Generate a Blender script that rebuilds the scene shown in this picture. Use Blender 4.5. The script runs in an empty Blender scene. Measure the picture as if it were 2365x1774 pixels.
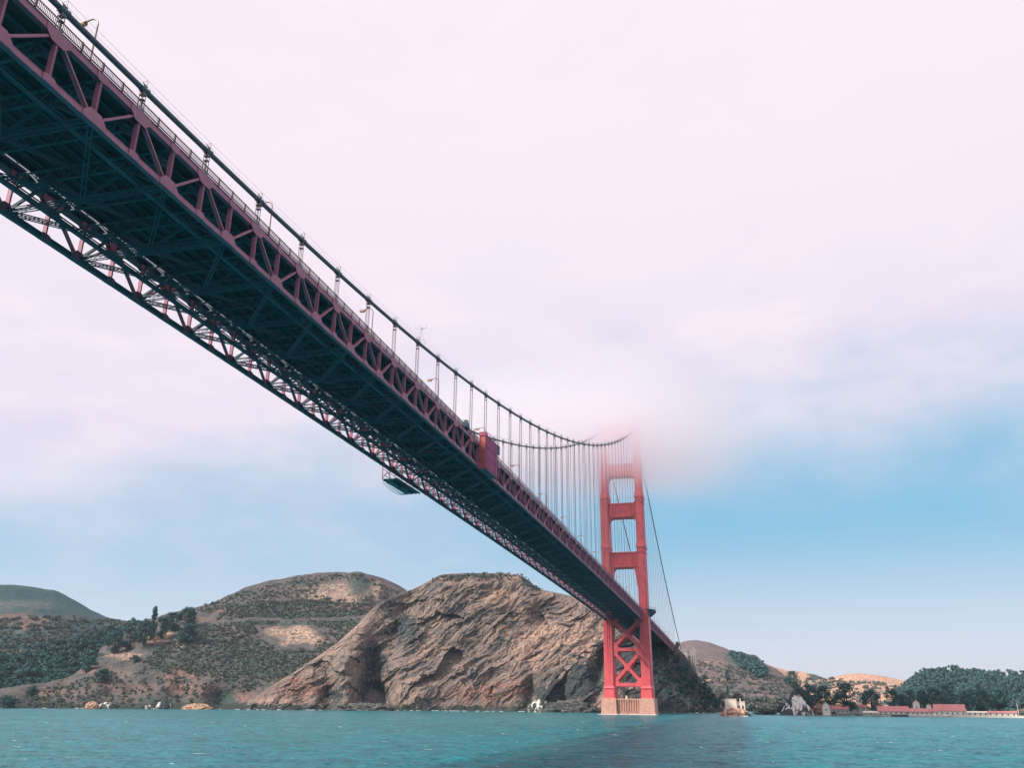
import bpy, math, random
import numpy as np
from mathutils import Vector, Matrix
random.seed(7)
rng = np.random.default_rng(11)
S = bpy.context.scene
COL = S.collection
R = math.radians

# ------------------------------------------------------------------ camera
CP = np.array([87.5945, -681.1639, 7.2213])
YAW, PIT, ROL, FPX = -0.2567, 0.3548, 0.0078, 1993.23
_cy, _sy = math.cos(YAW), math.sin(YAW)
CF = np.array([_sy*math.cos(PIT), _cy*math.cos(PIT), math.sin(PIT)])
_rt = np.array([_cy, -_sy, 0.0]); _up = np.cross(_rt, CF)
CR = _rt*math.cos(ROL)+_up*math.sin(ROL)
CU = -_rt*math.sin(ROL)+_up*math.cos(ROL)
cam = bpy.data.cameras.new('camera'); co = bpy.data.objects.new('camera', cam); COL.objects.link(co)
cam.sensor_width = 36; cam.sensor_fit = 'HORIZONTAL'; cam.lens = FPX/2365*36
cam.clip_start = 0.5; cam.clip_end = 40000
co.matrix_world = Matrix(((CR[0], CU[0], -CF[0], CP[0]), (CR[1], CU[1], -CF[1], CP[1]), (CR[2], CU[2], -CF[2], CP[2]), (0, 0, 0, 1)))
S.camera = co
def ray(px, py): return CF+CR*(px-1182.5)/FPX-CU*(py-887)/FPX
def at_dist(px, py, D):
    d = ray(px, py); return CP+d*D/math.hypot(d[0], d[1])
def project(P):
    d = P-CP; z = d@CF
    return 1182.5+FPX*(d@CR)/z, 887-FPX*(d@CU)/z

# ------------------------------------------------------------------ light
SUNV = Vector((-0.88, -0.66, 1.0)).normalized()
sl = bpy.data.lights.new('sun', 'SUN'); so = bpy.data.objects.new('sun', sl); COL.objects.link(so)
sl.energy = 5.0; sl.angle = R(1.5); sl.color = (1.0, 0.93, 0.84)
so.rotation_euler = SUNV.to_track_quat('Z', 'Y').to_euler(); so.location = (-300, -900, 900)
S.view_settings.view_transform = 'Standard'; S.view_settings.look = 'None'
S.view_settings.exposure = 0.22; S.view_settings.gamma = 1.0
S.render.engine = 'CYCLES'
S.cycles.use_denoising = True
S.cycles.max_bounces = 16; S.cycles.diffuse_bounces = 3; S.cycles.glossy_bounces = 2
S.cycles.transmission_bounces = 2; S.cycles.transparent_max_bounces = 12
S.cycles.volume_bounces = 14; S.cycles.volume_step_rate = 4.0; S.cycles.volume_max_steps = 64
S.cycles.caustics_reflective = False; S.cycles.caustics_refractive = False
S.cycles.sample_clamp_indirect = 6

def srgb(r, g, b):
    f = lambda c: (c/255/12.92) if c/255 <= 0.04045 else ((c/255+0.055)/1.055)**2.4
    return (f(r), f(g), f(b), 1)

class NT:
    """tiny node helper"""
    def __init__(s, nt): s.nt = nt
    def n(s, t, **kw):
        n = s.nt.nodes.new(t)
        for k, v in kw.items():
            if k.startswith('_'): setattr(n, k[1:], v)
        return n
    def link(s, a, b): s.nt.links.new(a, b)
    def val(s, sock, v):
        if hasattr(v, 'is_linked') or isinstance(v, bpy.types.NodeSocket): s.link(v, sock)
        else: sock.default_value = v
    def math(s, op, a, b=None, c=None, clamp=False):
        n = s.nt.nodes.new('ShaderNodeMath'); n.operation = op; n.use_clamp = clamp
        s.val(n.inputs[0], a)
        if b is not None: s.val(n.inputs[1], b)
        if c is not None: s.val(n.inputs[2], c)
        return n.outputs[0]
    def mix(s, f, a, b, blend='MIX'):
        n = s.nt.nodes.new('ShaderNodeMix'); n.data_type = 'RGBA'; n.blend_type = blend
        s.val(n.inputs[0], f); s.val(n.inputs[6], a); s.val(n.inputs[7], b)
        return n.outputs[2]
    def ramp(s, x, a, b, lo=0.0, hi=1.0, smooth=True):
        n = s.nt.nodes.new('ShaderNodeMapRange'); n.interpolation_type = 'SMOOTHSTEP' if smooth else 'LINEAR'
        s.val(n.inputs[0], x); n.inputs[1].default_value = a; n.inputs[2].default_value = b
        n.inputs[3].default_value = lo; n.inputs[4].default_value = hi
        return n.outputs[0]
    def noise(s, vec, scale, detail=4, rough=0.55, dist=0.0):
        n = s.nt.nodes.new('ShaderNodeTexNoise'); n.inputs['Scale'].default_value = scale
        n.inputs['Detail'].default_value = detail; n.inputs['Roughness'].default_value = rough
        n.inputs['Distortion'].default_value = dist
        if vec is not None: s.link(vec, n.inputs['Vector'])
        return n.outputs[0]
    def mapping(s, vec, scale=(1, 1, 1), rot=(0, 0, 0), loc=(0, 0, 0)):
        n = s.nt.nodes.new('ShaderNodeMapping'); s.link(vec, n.inputs[0])
        n.inputs['Scale'].default_value = scale; n.inputs['Rotation'].default_value = rot; n.inputs['Location'].default_value = loc
        return n.outputs[0]

# ------------------------------------------------------------------ sky (world)
W = bpy.data.worlds.new('World'); S.world = W; W.use_nodes = True
w = W.node_tree; w.nodes.clear(); h = NT(w)
tc = h.n('ShaderNodeTexCoord').outputs['Generated']
sky = h.n('ShaderNodeTexSky', _sky_type='NISHITA'); sky.sun_disc = False
sky.sun_elevation = math.asin(SUNV.z); sky.sun_rotation = math.atan2(SUNV.x, SUNV.y)
sky.altitude = 0; sky.air_density = 1.0; sky.dust_density = 1.5; sky.ozone_density = 2.0
SK = 0.10
sep = h.n('ShaderNodeSeparateXYZ'); h.link(tc, sep.inputs[0])
X, Y, Z = sep.outputs
# azimuth measured from the bridge axis, radians
az = h.math('ARCTAN2', X, Y)
def C3(r, g, b): 
    c = srgb(r, g, b); k = 0.875/SK; return (c[0]*k, c[1]*k, c[2]*k, 1)
# clear sky between fog and horizon
clear = h.mix(0.80, sky.outputs[0], h.mix(h.ramp(Z, 0.03, 0.20), C3(222, 227, 243), C3(132, 198, 231)))
# low lavender band at horizon
nz = h.noise(h.mapping(tc, (1.0, 1.0, 2.2)), 2.6, 5, 0.5, 0.3)
nz2 = h.noise(h.mapping(tc, (1.0, 1.0, 2.5), loc=(3, 1, 0)), 7.0, 5, 0.55, 0.2)
nsum = h.math('ADD', h.math('MULTIPLY', h.math('SUBTRACT', nz, 0.5), 0.34), h.math('MULTIPLY', h.math('SUBTRACT', nz2, 0.5), 0.06))
# fog base height depends on azimuth: lower on the left, higher on the right
base = h.ramp(az, -0.75, 0.10, -0.02, 0.11)
e = h.math('SUBTRACT', h.math('ADD', Z, nsum), base)
fog = h.ramp(e, 0.06, 0.34)
fogcol = h.mix(h.ramp(Z, 0.30, 0.66), C3(236, 225, 242), C3(250, 238, 247))
fogcol = h.mix(h.ramp(nz2, 0.35, 0.7), fogcol, C3(247, 234, 245))
skyc = h.mix(fog, clear, fogcol)
bg = h.n('ShaderNodeBackground'); h.link(skyc, bg.inputs[0]); bg.inputs[1].default_value = SK
wo = h.n('ShaderNodeOutputWorld'); h.link(bg.outputs[0], wo.inputs[0])

# ------------------------------------------------------------------ materials
def mat(name):
    m = bpy.data.materials.new(name); m.use_nodes = True
    nt = m.node_tree; b = nt.nodes['Principled BSDF']
    return m, NT(nt), b
def paint(name, col, col2, rough=0.5, scale=0.6, bump=0.15, streak=True):
    m, h, b = mat(name)
    tc = h.n('ShaderNodeTexCoord').outputs['Object']
    g = h.n('ShaderNodeNewGeometry').outputs['Position']
    n1 = h.noise(g, scale, 6, 0.6)
    n2 = h.noise(h.mapping(g, (1.5, 1.5, 0.12)), 1.0, 5, 0.6)
    f = h.ramp(n1, 0.40, 0.72)
    if streak: f = h.math('MAXIMUM', h.math('MULTIPLY', f, 0.7), h.ramp(n2, 0.52, 0.78))
    h.link(h.mix(f, col, col2), b.inputs['Base Color'])
    b.inputs['Roughness'].default_value = rough
    bp = h.n('ShaderNodeBump'); bp.inputs['Strength'].default_value = bump; bp.inputs['Distance'].default_value = 0.05
    h.link(h.noise(g, 3.0, 4), bp.inputs['Height']); h.link(bp.outputs[0], b.inputs['Normal'])
    return m
M = {}
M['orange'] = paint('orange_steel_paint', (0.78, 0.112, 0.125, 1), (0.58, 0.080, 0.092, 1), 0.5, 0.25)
M['truss'] = paint('shade_toned_orange_steel', (0.42, 0.130, 0.190, 1), (0.29, 0.098, 0.15, 1), 0.6, 0.5)  # bridge orange with its purple shade tone put into the base colour
M['floor'] = paint('shade_dark_floor_steel', (0.040, 0.098, 0.138, 1), (0.030, 0.078, 0.112, 1), 0.6, 0.4)  # orange steel with the underside's shade painted into its colour
M['edge'] = paint('dull_maroon_edge_steel', (0.15, 0.075, 0.095, 1), (0.09, 0.06, 0.08, 1), 0.6, 0.5)
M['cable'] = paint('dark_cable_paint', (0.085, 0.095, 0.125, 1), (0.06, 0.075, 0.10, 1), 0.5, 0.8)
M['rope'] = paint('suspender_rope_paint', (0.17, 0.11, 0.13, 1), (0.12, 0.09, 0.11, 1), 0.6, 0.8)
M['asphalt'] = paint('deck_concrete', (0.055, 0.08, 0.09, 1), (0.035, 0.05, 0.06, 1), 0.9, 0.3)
M['concrete'] = paint('pier_concrete', (0.62, 0.33, 0.25, 1), (0.40, 0.21, 0.165, 1), 0.9, 0.35, 0.3)
M['grey_concrete'] = paint('anchorage_concrete', (0.42, 0.38, 0.36, 1), (0.28, 0.26, 0.25, 1), 0.9, 0.2, 0.3)
M['panel'] = paint('magenta_red_sheeting', (0.58, 0.10, 0.24, 1), (0.42, 0.10, 0.22, 1), 0.6, 0.9, 0.4)
M['orange_cover'] = paint('muted_red_orange_cover', (0.50, 0.10, 0.09, 1), (0.40, 0.09, 0.10, 1), 0.6, 1)
M['lamp'] = paint('lamp_post_paint', (0.30, 0.15, 0.13, 1), (0.2, 0.1, 0.1, 1), 0.5, 1)
M['lamp_glass'] = paint('amber_lamp_glass', (0.75, 0.45, 0.18, 1), (0.65, 0.35, 0.15, 1), 0.3, 2)
M['white'] = paint('weathered_white_paint', (0.78, 0.66, 0.56, 1), (0.60, 0.48, 0.40, 1), 0.8, 0.3)
M['white2'] = paint('cream_wall_paint', (0.78, 0.70, 0.60, 1), (0.66, 0.58, 0.48, 1), 0.8, 0.3)
M['roof'] = paint('red_roof_tiles', (0.52, 0.20, 0.19, 1), (0.42, 0.15, 0.15, 1), 0.8, 0.4)
M['dark'] = paint('dark_opening', (0.03, 0.035, 0.04, 1), (0.02, 0.02, 0.03, 1), 0.6, 1)
M['timber'] = paint('dark_pier_timber', (0.04, 0.045, 0.05, 1), (0.03, 0.03, 0.035, 1), 0.8, 1)
M['net'] = paint('teal_safety_net', (0.10, 0.38, 0.36, 1), (0.16, 0.5, 0.5, 1), 0.8, 1)
M['bark'] = paint('tree_bark', (0.10, 0.075, 0.06, 1), (0.06, 0.045, 0.04, 1), 0.9, 2)
M['metal'] = paint('pale_galvanised_metal', (0.6, 0.6, 0.6, 1), (0.45, 0.45, 0.45, 1), 0.4, 1)

def leafmat(name, a, b2, scale=0.35):
    m, h, b = mat(name)
    g = h.n('ShaderNodeNewGeometry').outputs['Position']
    n = h.noise(g, scale, 4, 0.6)
    n2 = h.noise(g, scale*6, 2, 0.6)
    f = h.ramp(h.math('ADD', h.math('MULTIPLY', n, 0.7), h.math('MULTIPLY', n2, 0.3)), 0.36, 0.64)
    h.link(h.mix(f, a, b2), b.inputs['Base Color']); b.inputs['Roughness'].default_value = 0.8
    b.inputs['Specular IOR Level'].default_value = 0.2
    return m
M['leaf'] = leafmat('dark_green_leaves', (0.016, 0.060, 0.064, 1), (0.040, 0.108, 0.102, 1))
M['leaf2'] = leafmat('blue_green_leaves', (0.026, 0.074, 0.080, 1), (0.058, 0.130, 0.126, 1))
M['bush'] = leafmat('scrub_leaves', (0.070, 0.098, 0.086, 1), (0.125, 0.132, 0.112, 1))

# land: tint attribute  R = dry gold / tan,  G = scrub green (on the cliff also painted shade),  B = red-brown soil ; remaining = grey-brown ground
def landmat(name, base1, base2, gold, scrub, red, nscale=0.02, spk=0.25, bump=0.8, rock=False, dirn=None):
    m, h, b = mat(name)
    g = h.n('ShaderNodeNewGeometry').outputs['Position']
    at = h.n('ShaderNodeAttribute'); at.attribute_name = 'tint'
    sp = h.n('ShaderNodeSeparateColor'); h.link(at.outputs['Color'], sp.inputs[0])
    big = h.noise(g, nscale, 7, 0.6, 0.4); mid = h.noise(g, nscale*5, 6, 0.65, 0.3); fine = h.noise(g, spk, 5, 0.7)
    brk = h.math('MULTIPLY', h.math('SUBTRACT', h.math('ADD', mid, fine), 1.0), 2.6)
    c = h.mix(h.ramp(h.math('ADD', h.math('MULTIPLY', big, 0.6), h.math('MULTIPLY', mid, 0.4)), 0.38, 0.62), base1, base2)
    def lay(c, ch, col):
        f = h.ramp(h.math('ADD', ch, h.math('MULTIPLY', brk, 0.8)), 0.30, 0.72)
        f = h.math('MULTIPLY', f, h.ramp(ch, 0.02, 0.2))
        return h.mix(f, c, col)
    c = lay(c, sp.outputs[0], gold); c = lay(c, sp.outputs[2], red); c = lay(c, sp.outputs[1], scrub)
    # small bushes and stones
    vo = h.n('ShaderNodeTexVoronoi'); vo.inputs['Scale'].default_value = spk*0.6; h.link(g, vo.inputs['Vector'])
    dots = h.math('MULTIPLY', h.ramp(vo.outputs['Distance'], 0.42, 0.25), h.ramp(mid, 0.47, 0.60))
    c = h.mix(h.math('MULTIPLY', dots, 0.35 if rock else 0.6), c, (scrub[0]*0.6, scrub[1]*0.6, scrub[2]*0.6, 1))
    c = h.mix(h.ramp(fine, 0.38, 0.60, 0.0, 0.55), c, (base2[0]*0.45, base2[1]*0.5, base2[2]*0.55, 1))
    # wet dark band and weed at the water's edge
    sz = h.n('ShaderNodeSeparateXYZ'); h.link(g, sz.inputs[0])
    wet = h.ramp(h.math('ADD', sz.outputs[2], h.math('MULTIPLY', mid, -16.0)), -1.5, -4.5)
    c = h.mix(wet, c, (0.035, 0.045, 0.04, 1))
    h.link(c, b.inputs['Base Color']); b.inputs['Roughness'].default_value = 0.95
    b.inputs['Specular IOR Level'].default_value = 0.15
    bp = h.n('ShaderNodeBump'); bp.inputs['Strength'].default_value = bump; bp.inputs['Distance'].default_value = 1.3 if rock else 1.4
    src = g
    if rock:
        mp = h.n('ShaderNodeMapping'); mp.vector_type = 'TEXTURE'; h.link(g, mp.inputs[0])
        mp.inputs['Rotation'].default_value = (0, 0.85, 0); mp.inputs['Scale'].default_value = (1, 1, 3.4); src = mp.outputs[0]
    hh = h.math('ADD', h.noise(src, 0.26 if rock else 0.3, 9, 0.74, 0.35), h.math('MULTIPLY', h.noise(g, 0.8, 4, 0.7), 0.25 if rock else 0.4))
    if rock:
        st = h.math('MAXIMUM', h.ramp(h.noise(src, 0.085, 8, 0.70, 0.5), 0.48, 0.62, 0, .8), h.ramp(h.noise(src, 0.45, 5, 0.7, 0.3), 0.52, 0.66, 0, .7))  # dark streaks paint shadowed cracks into the rock colour
        c2 = h.mix(st, c, (0.075, 0.078, 0.078, 1)); h.link(c2, b.inputs['Base Color'])
    h.link(hh, bp.inputs['Height']); h.link(bp.outputs[0], b.inputs['Normal'])
    return m
SCR = (0.055, 0.090, 0.080, 1)
M['hill'] = landmat('brown_scrub_hillside', (0.155, 0.120, 0.115, 1), (0.095, 0.095, 0.09, 1), (0.50, 0.34, 0.25, 1), SCR, (0.30, 0.16, 0.13, 1), nscale=0.025, spk=0.3, bump=1.0)
M['farhill'] = landmat('far_hazy_hillside', (0.21, 0.145, 0.145, 1), (0.14, 0.115, 0.115, 1), (0.60, 0.36, 0.24, 1), (0.075, 0.125, 0.115, 1), (0.33, 0.2, 0.16, 1), spk=0.12)
M['green'] = landmat('green_scrub_hillside', (0.045, 0.095, 0.10, 1), (0.028, 0.07, 0.078, 1), (0.20, 0.165, 0.15, 1), (0.02, 0.055, 0.05, 1), (0.22, 0.13, 0.11, 1), spk=0.2)
M['cliff'] = landmat('fractured_cliff_rock', (0.35, 0.238, 0.19, 1), (0.17, 0.142, 0.13, 1), (0.51, 0.34, 0.25, 1), (0.022, 0.040, 0.044, 1), (0.36, 0.18, 0.13, 1), nscale=0.03, spk=0.35, bump=1.0, rock=True)  # scrub tint taken near black so it also carries painted shade
def rockmat():
    m, h, b = mat('guano_streaked_rock')
    g = h.n('ShaderNodeNewGeometry').outputs['Position']
    n = h.noise(h.mapping(g, (1, 1, .5)), 0.13, 6, 0.6, 0.6)
    c = h.mix(h.ramp(n, 0.52, 0.58), (0.035, 0.05, 0.05, 1), (0.72, 0.66, 0.6, 1))
    h.link(c, b.inputs['Base Color']); b.inputs['Roughness'].default_value = 0.9
    bp = h.n('ShaderNodeBump'); bp.inputs['Strength'].default_value = 1.0; bp.inputs['Distance'].default_value = 1.0
    h.link(h.noise(g, 0.6, 6, 0.7), bp.inputs['Height']); h.link(bp.outputs[0], b.inputs['Normal'])
    return m
M['guano'] = rockmat()
def warmrock():
    m, h, b = mat('rust_brown_shore_rock')
    g = h.n('ShaderNodeNewGeometry').outputs['Position']
    n = h.noise(g, 0.35, 6, 0.65, 0.5)
    h.link(h.mix(h.ramp(n, 0.4, 0.6), (0.22, 0.12, 0.08, 1), (0.58, 0.36, 0.25, 1)), b.inputs['Base Color']); b.inputs['Roughness'].default_value = 0.9
    bp = h.n('ShaderNodeBump'); bp.inputs['Strength'].default_value = 1.0; bp.inputs['Distance'].default_value = 0.8
    h.link(h.noise(g, 0.6, 6, 0.7), bp.inputs['Height']); h.link(bp.outputs[0], b.inputs['Normal'])
    return m
M['warmrock'] = warmrock()
def darkrock():
    m, h, b = mat('dark_wet_shore_rock')
    g = h.n('ShaderNodeNewGeometry').outputs['Position']
    h.link(h.mix(h.ramp(h.noise(g, 0.4, 6, 0.7, 0.5), 0.4, 0.65), (0.03, 0.04, 0.042, 1), (0.15, 0.135, 0.12, 1)), b.inputs['Base Color']); b.inputs['Roughness'].default_value = 0.85
    bp = h.n('ShaderNodeBump'); bp.inputs['Strength'].default_value = 1.0; bp.inputs['Distance'].default_value = 1.2
    h.link(h.noise(g, 0.45, 6, 0.75), bp.inputs['Height']); h.link(bp.outputs[0], b.inputs['Normal'])
    return m
M['darkrock'] = darkrock()
def watermat():
    m, h, b = mat('teal_bay_water')
    g = h.n('ShaderNodeNewGeometry').outputs['Position']
    big = h.noise(h.mapping(g, (0.6, 1.6, 1)), 0.012, 5, 0.6, 0.4)
    mid = h.noise(h.mapping(g, (0.5, 1.4, 1), rot=(0, 0, 0.5)), 0.25, 5, 0.65, 0.3)
    c = h.mix(h.ramp(big, 0.35, 0.65), (0.001, 0.074, 0.098, 1), (0.003, 0.118, 0.142, 1))
    sm = h.noise(h.mapping(g, (0.5, 1.5, 1), rot=(0, 0, 0.4)), 1.1, 4, 0.7, 0.3)
    c = h.mix(h.ramp(h.math('ADD', h.math('MULTIPLY', mid, .5), h.math('MULTIPLY', sm, .5)), 0.42, 0.62, 0, 0.8), c, (0.012, 0.225, 0.25, 1))
    fo = h.noise(h.mapping(g, (0.45, 1.5, 1), rot=(0, 0, 0.35)), 0.30, 6, 0.78, 0.2)
    cap = h.ramp(fo, 0.655, 0.675)
    c = h.mix(cap, c, (0.75, 0.8, 0.82, 1))
    h.link(c, b.inputs['Base Color'])
    h.link(h.ramp(cap, 0, 1, 0.22, 0.8), b.inputs['Roughness']); b.inputs['IOR'].default_value = 1.33
    b.inputs['Specular IOR Level'].default_value = 0.28
    bp = h.n('ShaderNodeBump'); bp.inputs['Strength'].default_value = 1.0; bp.inputs['Distance'].default_value = 0.6
    w1 = h.noise(h.mapping(g, (0.55, 1.3, 1), rot=(0, 0, 0.4)), 0.9, 5, 0.65, 0.3)
    w2 = h.noise(h.mapping(g, (0.6, 1.2, 1), rot=(0, 0, -0.3)), 0.18, 4, 0.6, 0.3)
    h.link(h.math('ADD', w1, h.math('MULTIPLY', w2, 2.5)), bp.inputs['Height']); h.link(bp.outputs[0], b.inputs['Normal'])
    return m
M['water'] = watermat()

# ------------------------------------------------------------------ mesh helpers
class MB:
    def __init__(s): s.v = []; s.f = []
    def add(s, vs, fs):
        o = len(s.v); s.v.extend([tuple(map(float, p)) for p in vs]); s.f.extend([tuple(i+o for i in f) for f in fs]); return s
    def box(s, x0, x1, y0, y1, z0, z1):
        return s.add([(x0,y0,z0),(x1,y0,z0),(x1,y1,z0),(x0,y1,z0),(x0,y0,z1),(x1,y0,z1),(x1,y1,z1),(x0,y1,z1)],
                     [(0,3,2,1),(4,5,6,7),(0,1,5,4),(1,2,6,5),(2,3,7,6),(3,0,4,7)])
    def beam(s, p0, p1, wx, wz, side=(1, 0, 0)):
        p0 = np.array(p0, float); p1 = np.array(p1, float); d = p1-p0; d /= np.linalg.norm(d)
        a = np.array(side, float); a -= d*(a@d)
        if np.linalg.norm(a) < 1e-3: a = np.array((0, 1.0, 0)); a -= d*(a@d)
        a /= np.linalg.norm(a); b = np.cross(d, a)
        a *= wx/2; b *= wz/2
        vs = [p0-a-b, p0+a-b, p0+a+b, p0-a+b, p1-a-b, p1+a-b, p1+a+b, p1-a+b]
        return s.add(vs, [(0,3,2,1),(4,5,6,7),(0,1,5,4),(1,2,6,5),(2,3,7,6),(3,0,4,7)])
    def tube(s, pts, r, n=6, cap=True):
        pts = [np.array(p, float) for p in pts]; rs = r if isinstance(r, (list, tuple)) else [r]*len(pts)
        o = len(s.v); prev = None
        for i, p in enumerate(pts):
            d = pts[min(i+1, len(pts)-1)]-pts[max(i-1, 0)]; d /= np.linalg.norm(d)
            a = np.array((1.0, 0, 0)) if abs(d[0]) < .9 else np.array((0, 1.0, 0))
            a = np.cross(d, a); a /= np.linalg.norm(a); b = np.cross(d, a)
            for k in range(n):
                t = 2*math.pi*k/n; s.v.append(tuple(p+rs[i]*(a*math.cos(t)+b*math.sin(t))))
        for i in range(len(pts)-1):
            for k in range(n):
                k2 = (k+1) % n; s.f.append((o+i*n+k, o+i*n+k2, o+(i+1)*n+k2, o+(i+1)*n+k))
        if cap:
            s.f.append(tuple(o+k for k in range(n))[::-1]); s.f.append(tuple(o+(len(pts)-1)*n+k for k in range(n)))
        return s
    def prism(s, poly, y0, y1):      # poly in (x,z), extruded along y
        n = len(poly)
        vs = [(x, y0, z) for x, z in poly]+[(x, y1, z) for x, z in poly]
        fs = [tuple(range(n)), tuple(range(n, 2*n))[::-1]]+[(i, i+n, (i+1) % n+n, (i+1) % n) for i in range(n)]
        return s.add(vs, fs)
    def prismx(s, poly, x0, x1):     # poly in (y,z), extruded along x
        n = len(poly)
        vs = [(x0, y, z) for y, z in poly]+[(x1, y, z) for y, z in poly]
        fs = [tuple(range(n)), tuple(range(n, 2*n))[::-1]]+[(i, i+n, (i+1) % n+n, (i+1) % n) for i in range(n)]
        return s.add(vs, fs)
    def prismz(s, poly, z0, z1, top=1.0, c=(0, 0)):
        n = len(poly)
        vs = [(x, y, z0) for x, y in poly]+[(c[0]+(x-c[0])*top, c[1]+(y-c[1])*top, z1) for x, y in poly]
        fs = [tuple(range(n))[::-1], tuple(range(n, 2*n))]+[(i, (i+1) % n, (i+1) % n+n, i+n) for i in range(n)]
        return s.add(vs, fs)
    def mesh(s, name, m):
        me = bpy.data.meshes.new(name); me.from_pydata(s.v, [], s.f); me.materials.append(m); me.update()
        return me
    def build(s, name, m, parent=None, loc=None, smooth=False, fix=True):
        me = s.mesh(name, m)
        if fix:
            import bmesh
            b = bmesh.new(); b.from_mesh(me); bmesh.ops.recalc_face_normals(b, faces=b.faces); b.to_mesh(me); b.free()
        if smooth: me.polygons.foreach_set('use_smooth', [True]*len(me.polygons))
        o = bpy.data.objects.new(name, me); COL.objects.link(o)
        if parent: o.parent = parent
        if loc is not None: o.location = loc
        return o
def tag(o, label=None, cat=None, group=None, kind=None):
    if label: o['label'] = label
    if cat: o['category'] = cat
    if group: o['group'] = group
    if kind: o['kind'] = kind
    return o
def empty(name, loc=(0, 0, 0)):
    o = bpy.data.objects.new(name, None); o.empty_display_size = 0.5; o.location = loc; COL.objects.link(o); return o
def inst(o, parent, loc, rz=0, sc=None):
    c = o.copy(); COL.objects.link(c); c.parent = parent; c.location = loc
    if rz: c.rotation_euler.z = rz
    if sc: c.scale = sc
    return c
def fastmesh(name, V, F, m, smooth=True):
    me = bpy.data.meshes.new(name); k = F.shape[1]
    me.vertices.add(len(V)); me.vertices.foreach_set('co', V.astype(np.float32).ravel())
    me.loops.add(F.size); me.loops.foreach_set('vertex_index', F.astype(np.int32).ravel())
    me.polygons.add(len(F)); me.polygons.foreach_set('loop_start', np.arange(0, F.size, k, dtype=np.int32))
    me.polygons.foreach_set('loop_total', np.full(len(F), k, dtype=np.int32))
    me.update(calc_edges=True); me.validate(); me.materials.append(m)
    if smooth: me.polygons.foreach_set('use_smooth', np.ones(len(me.polygons), bool))
    return me
def grid_faces(nr, nc):
    i = np.arange(nr-1)[:, None]*nc+np.arange(nc-1)[None, :]
    return np.stack([i, i+1, i+nc+1, i+nc], -1).reshape(-1, 4)

# vectorised perlin noise
_p = np.random.default_rng(5).permutation(256); _p = np.concatenate([_p, _p])
_g = np.random.default_rng(6).normal(size=(256, 3)); _g /= np.linalg.norm(_g, axis=1)[:, None]
def perlin(x, y, z):
    xi, yi, zi = np.floor(x).astype(int), np.floor(y).astype(int), np.floor(z).astype(int)
    xf, yf, zf = x-xi, y-yi, z-zi
    u, v, w = [t*t*t*(t*(t*6-15)+10) for t in (xf, yf, zf)]
    def c(dx, dy, dz):
        hsh = _p[(_p[(_p[(xi+dx) & 255]+yi+dy) & 255]+zi+dz) & 255]; g = _g[hsh]
        return g[..., 0]*(xf-dx)+g[..., 1]*(yf-dy)+g[..., 2]*(zf-dz)
    l = lambda a, b, t: a+(b-a)*t
    return l(l(l(c(0,0,0), c(1,0,0), u), l(c(0,1,0), c(1,1,0), u), v), l(l(c(0,0,1), c(1,0,1), u), l(c(0,1,1), c(1,1,1), u), v), w)*1.5
def fbm(x, y, z, o=5, g=0.5, ridge=False):
    s = 0; a = 1.0; t = 0
    for k in range(o):
        n = perlin(x, y, z)
        if ridge: n = 1-2*np.abs(n)
        s = s+a*n; t += a; a *= g; x, y, z = x*2.03+17, y*2.03+5, z*2.03+9
    return s/t

def facet(x, y, seed=0, tilt=1.0):
    # planar broken facets: nearest jittered cell, each with its own height and slope
    xi, yi = np.floor(x).astype(int), np.floor(y).astype(int)
    best = np.full(x.shape, 9.0); out = np.zeros(x.shape)
    for dx in (-1, 0, 1):
        for dy in (-1, 0, 1):
            a, b = xi+dx, yi+dy; hsh = _p[(_p[(a+seed*7) & 255]+b+seed*13) & 255]
            g = _g[hsh]; cx = a+.5+.45*g[..., 0]; cy = b+.5+.45*g[..., 1]
            d = (x-cx)**2+(y-cy)**2; v = g[..., 2]*.6+tilt*((x-cx)*_g[(hsh+91) & 255][..., 0]+(y-cy)*_g[(hsh+91) & 255][..., 1])
            m_ = d < best; best = np.where(m_, d, best); out = np.where(m_, v, out)
    return out

# ------------------------------------------------------------------ water
def make_water():
    rr = np.concatenate([[0.5, 10, 25], np.geomspace(35, 900, 620), np.geomspace(930, 4200, 18)])
    th = np.concatenate([np.linspace(-math.pi+YAW, YAW-0.75, 24)[:-1], np.linspace(YAW-0.75, YAW+0.75, 760), np.linspace(YAW+0.75, YAW+math.pi, 24)[1:]])
    RR, TH = np.meshgrid(rr, th, indexing='ij')
    x = CP[0]+RR*np.sin(TH); y = CP[1]+RR*np.cos(TH)
    xr = x*math.cos(.4)+y*math.sin(.4); yr = -x*math.sin(.4)+y*math.cos(.4)
    z = 0.55*fbm(xr/11, yr/5.2, x*0+.3, 5, 0.62, True)+0.10*fbm(xr/2.2, yr/1.0, x*0+7.3, 2)
    z = z*np.clip((900-RR)/500, 0, 1)*np.clip((RR-5)/30, 0, 1)-0.05
    V = np.stack([x, y, z], -1).reshape(-1, 3)
    o = bpy.data.objects.new('water', fastmesh('water', V, grid_faces(len(rr), len(th)), M['water'])); COL.objects.link(o)
    tag(o, 'teal bay water with small wind waves', kind='structure')
make_water()
def seabed():
    mb = MB().add([(-4300, -4900, -12), (4400, -4900, -12), (4400, 3700, -12), (-4300, 3700, -12)], [(0, 1, 2, 3)])
    tag(mb.build('seabed', M['dark']), 'dark sea bed under the bay', kind='structure')
seabed()

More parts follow.
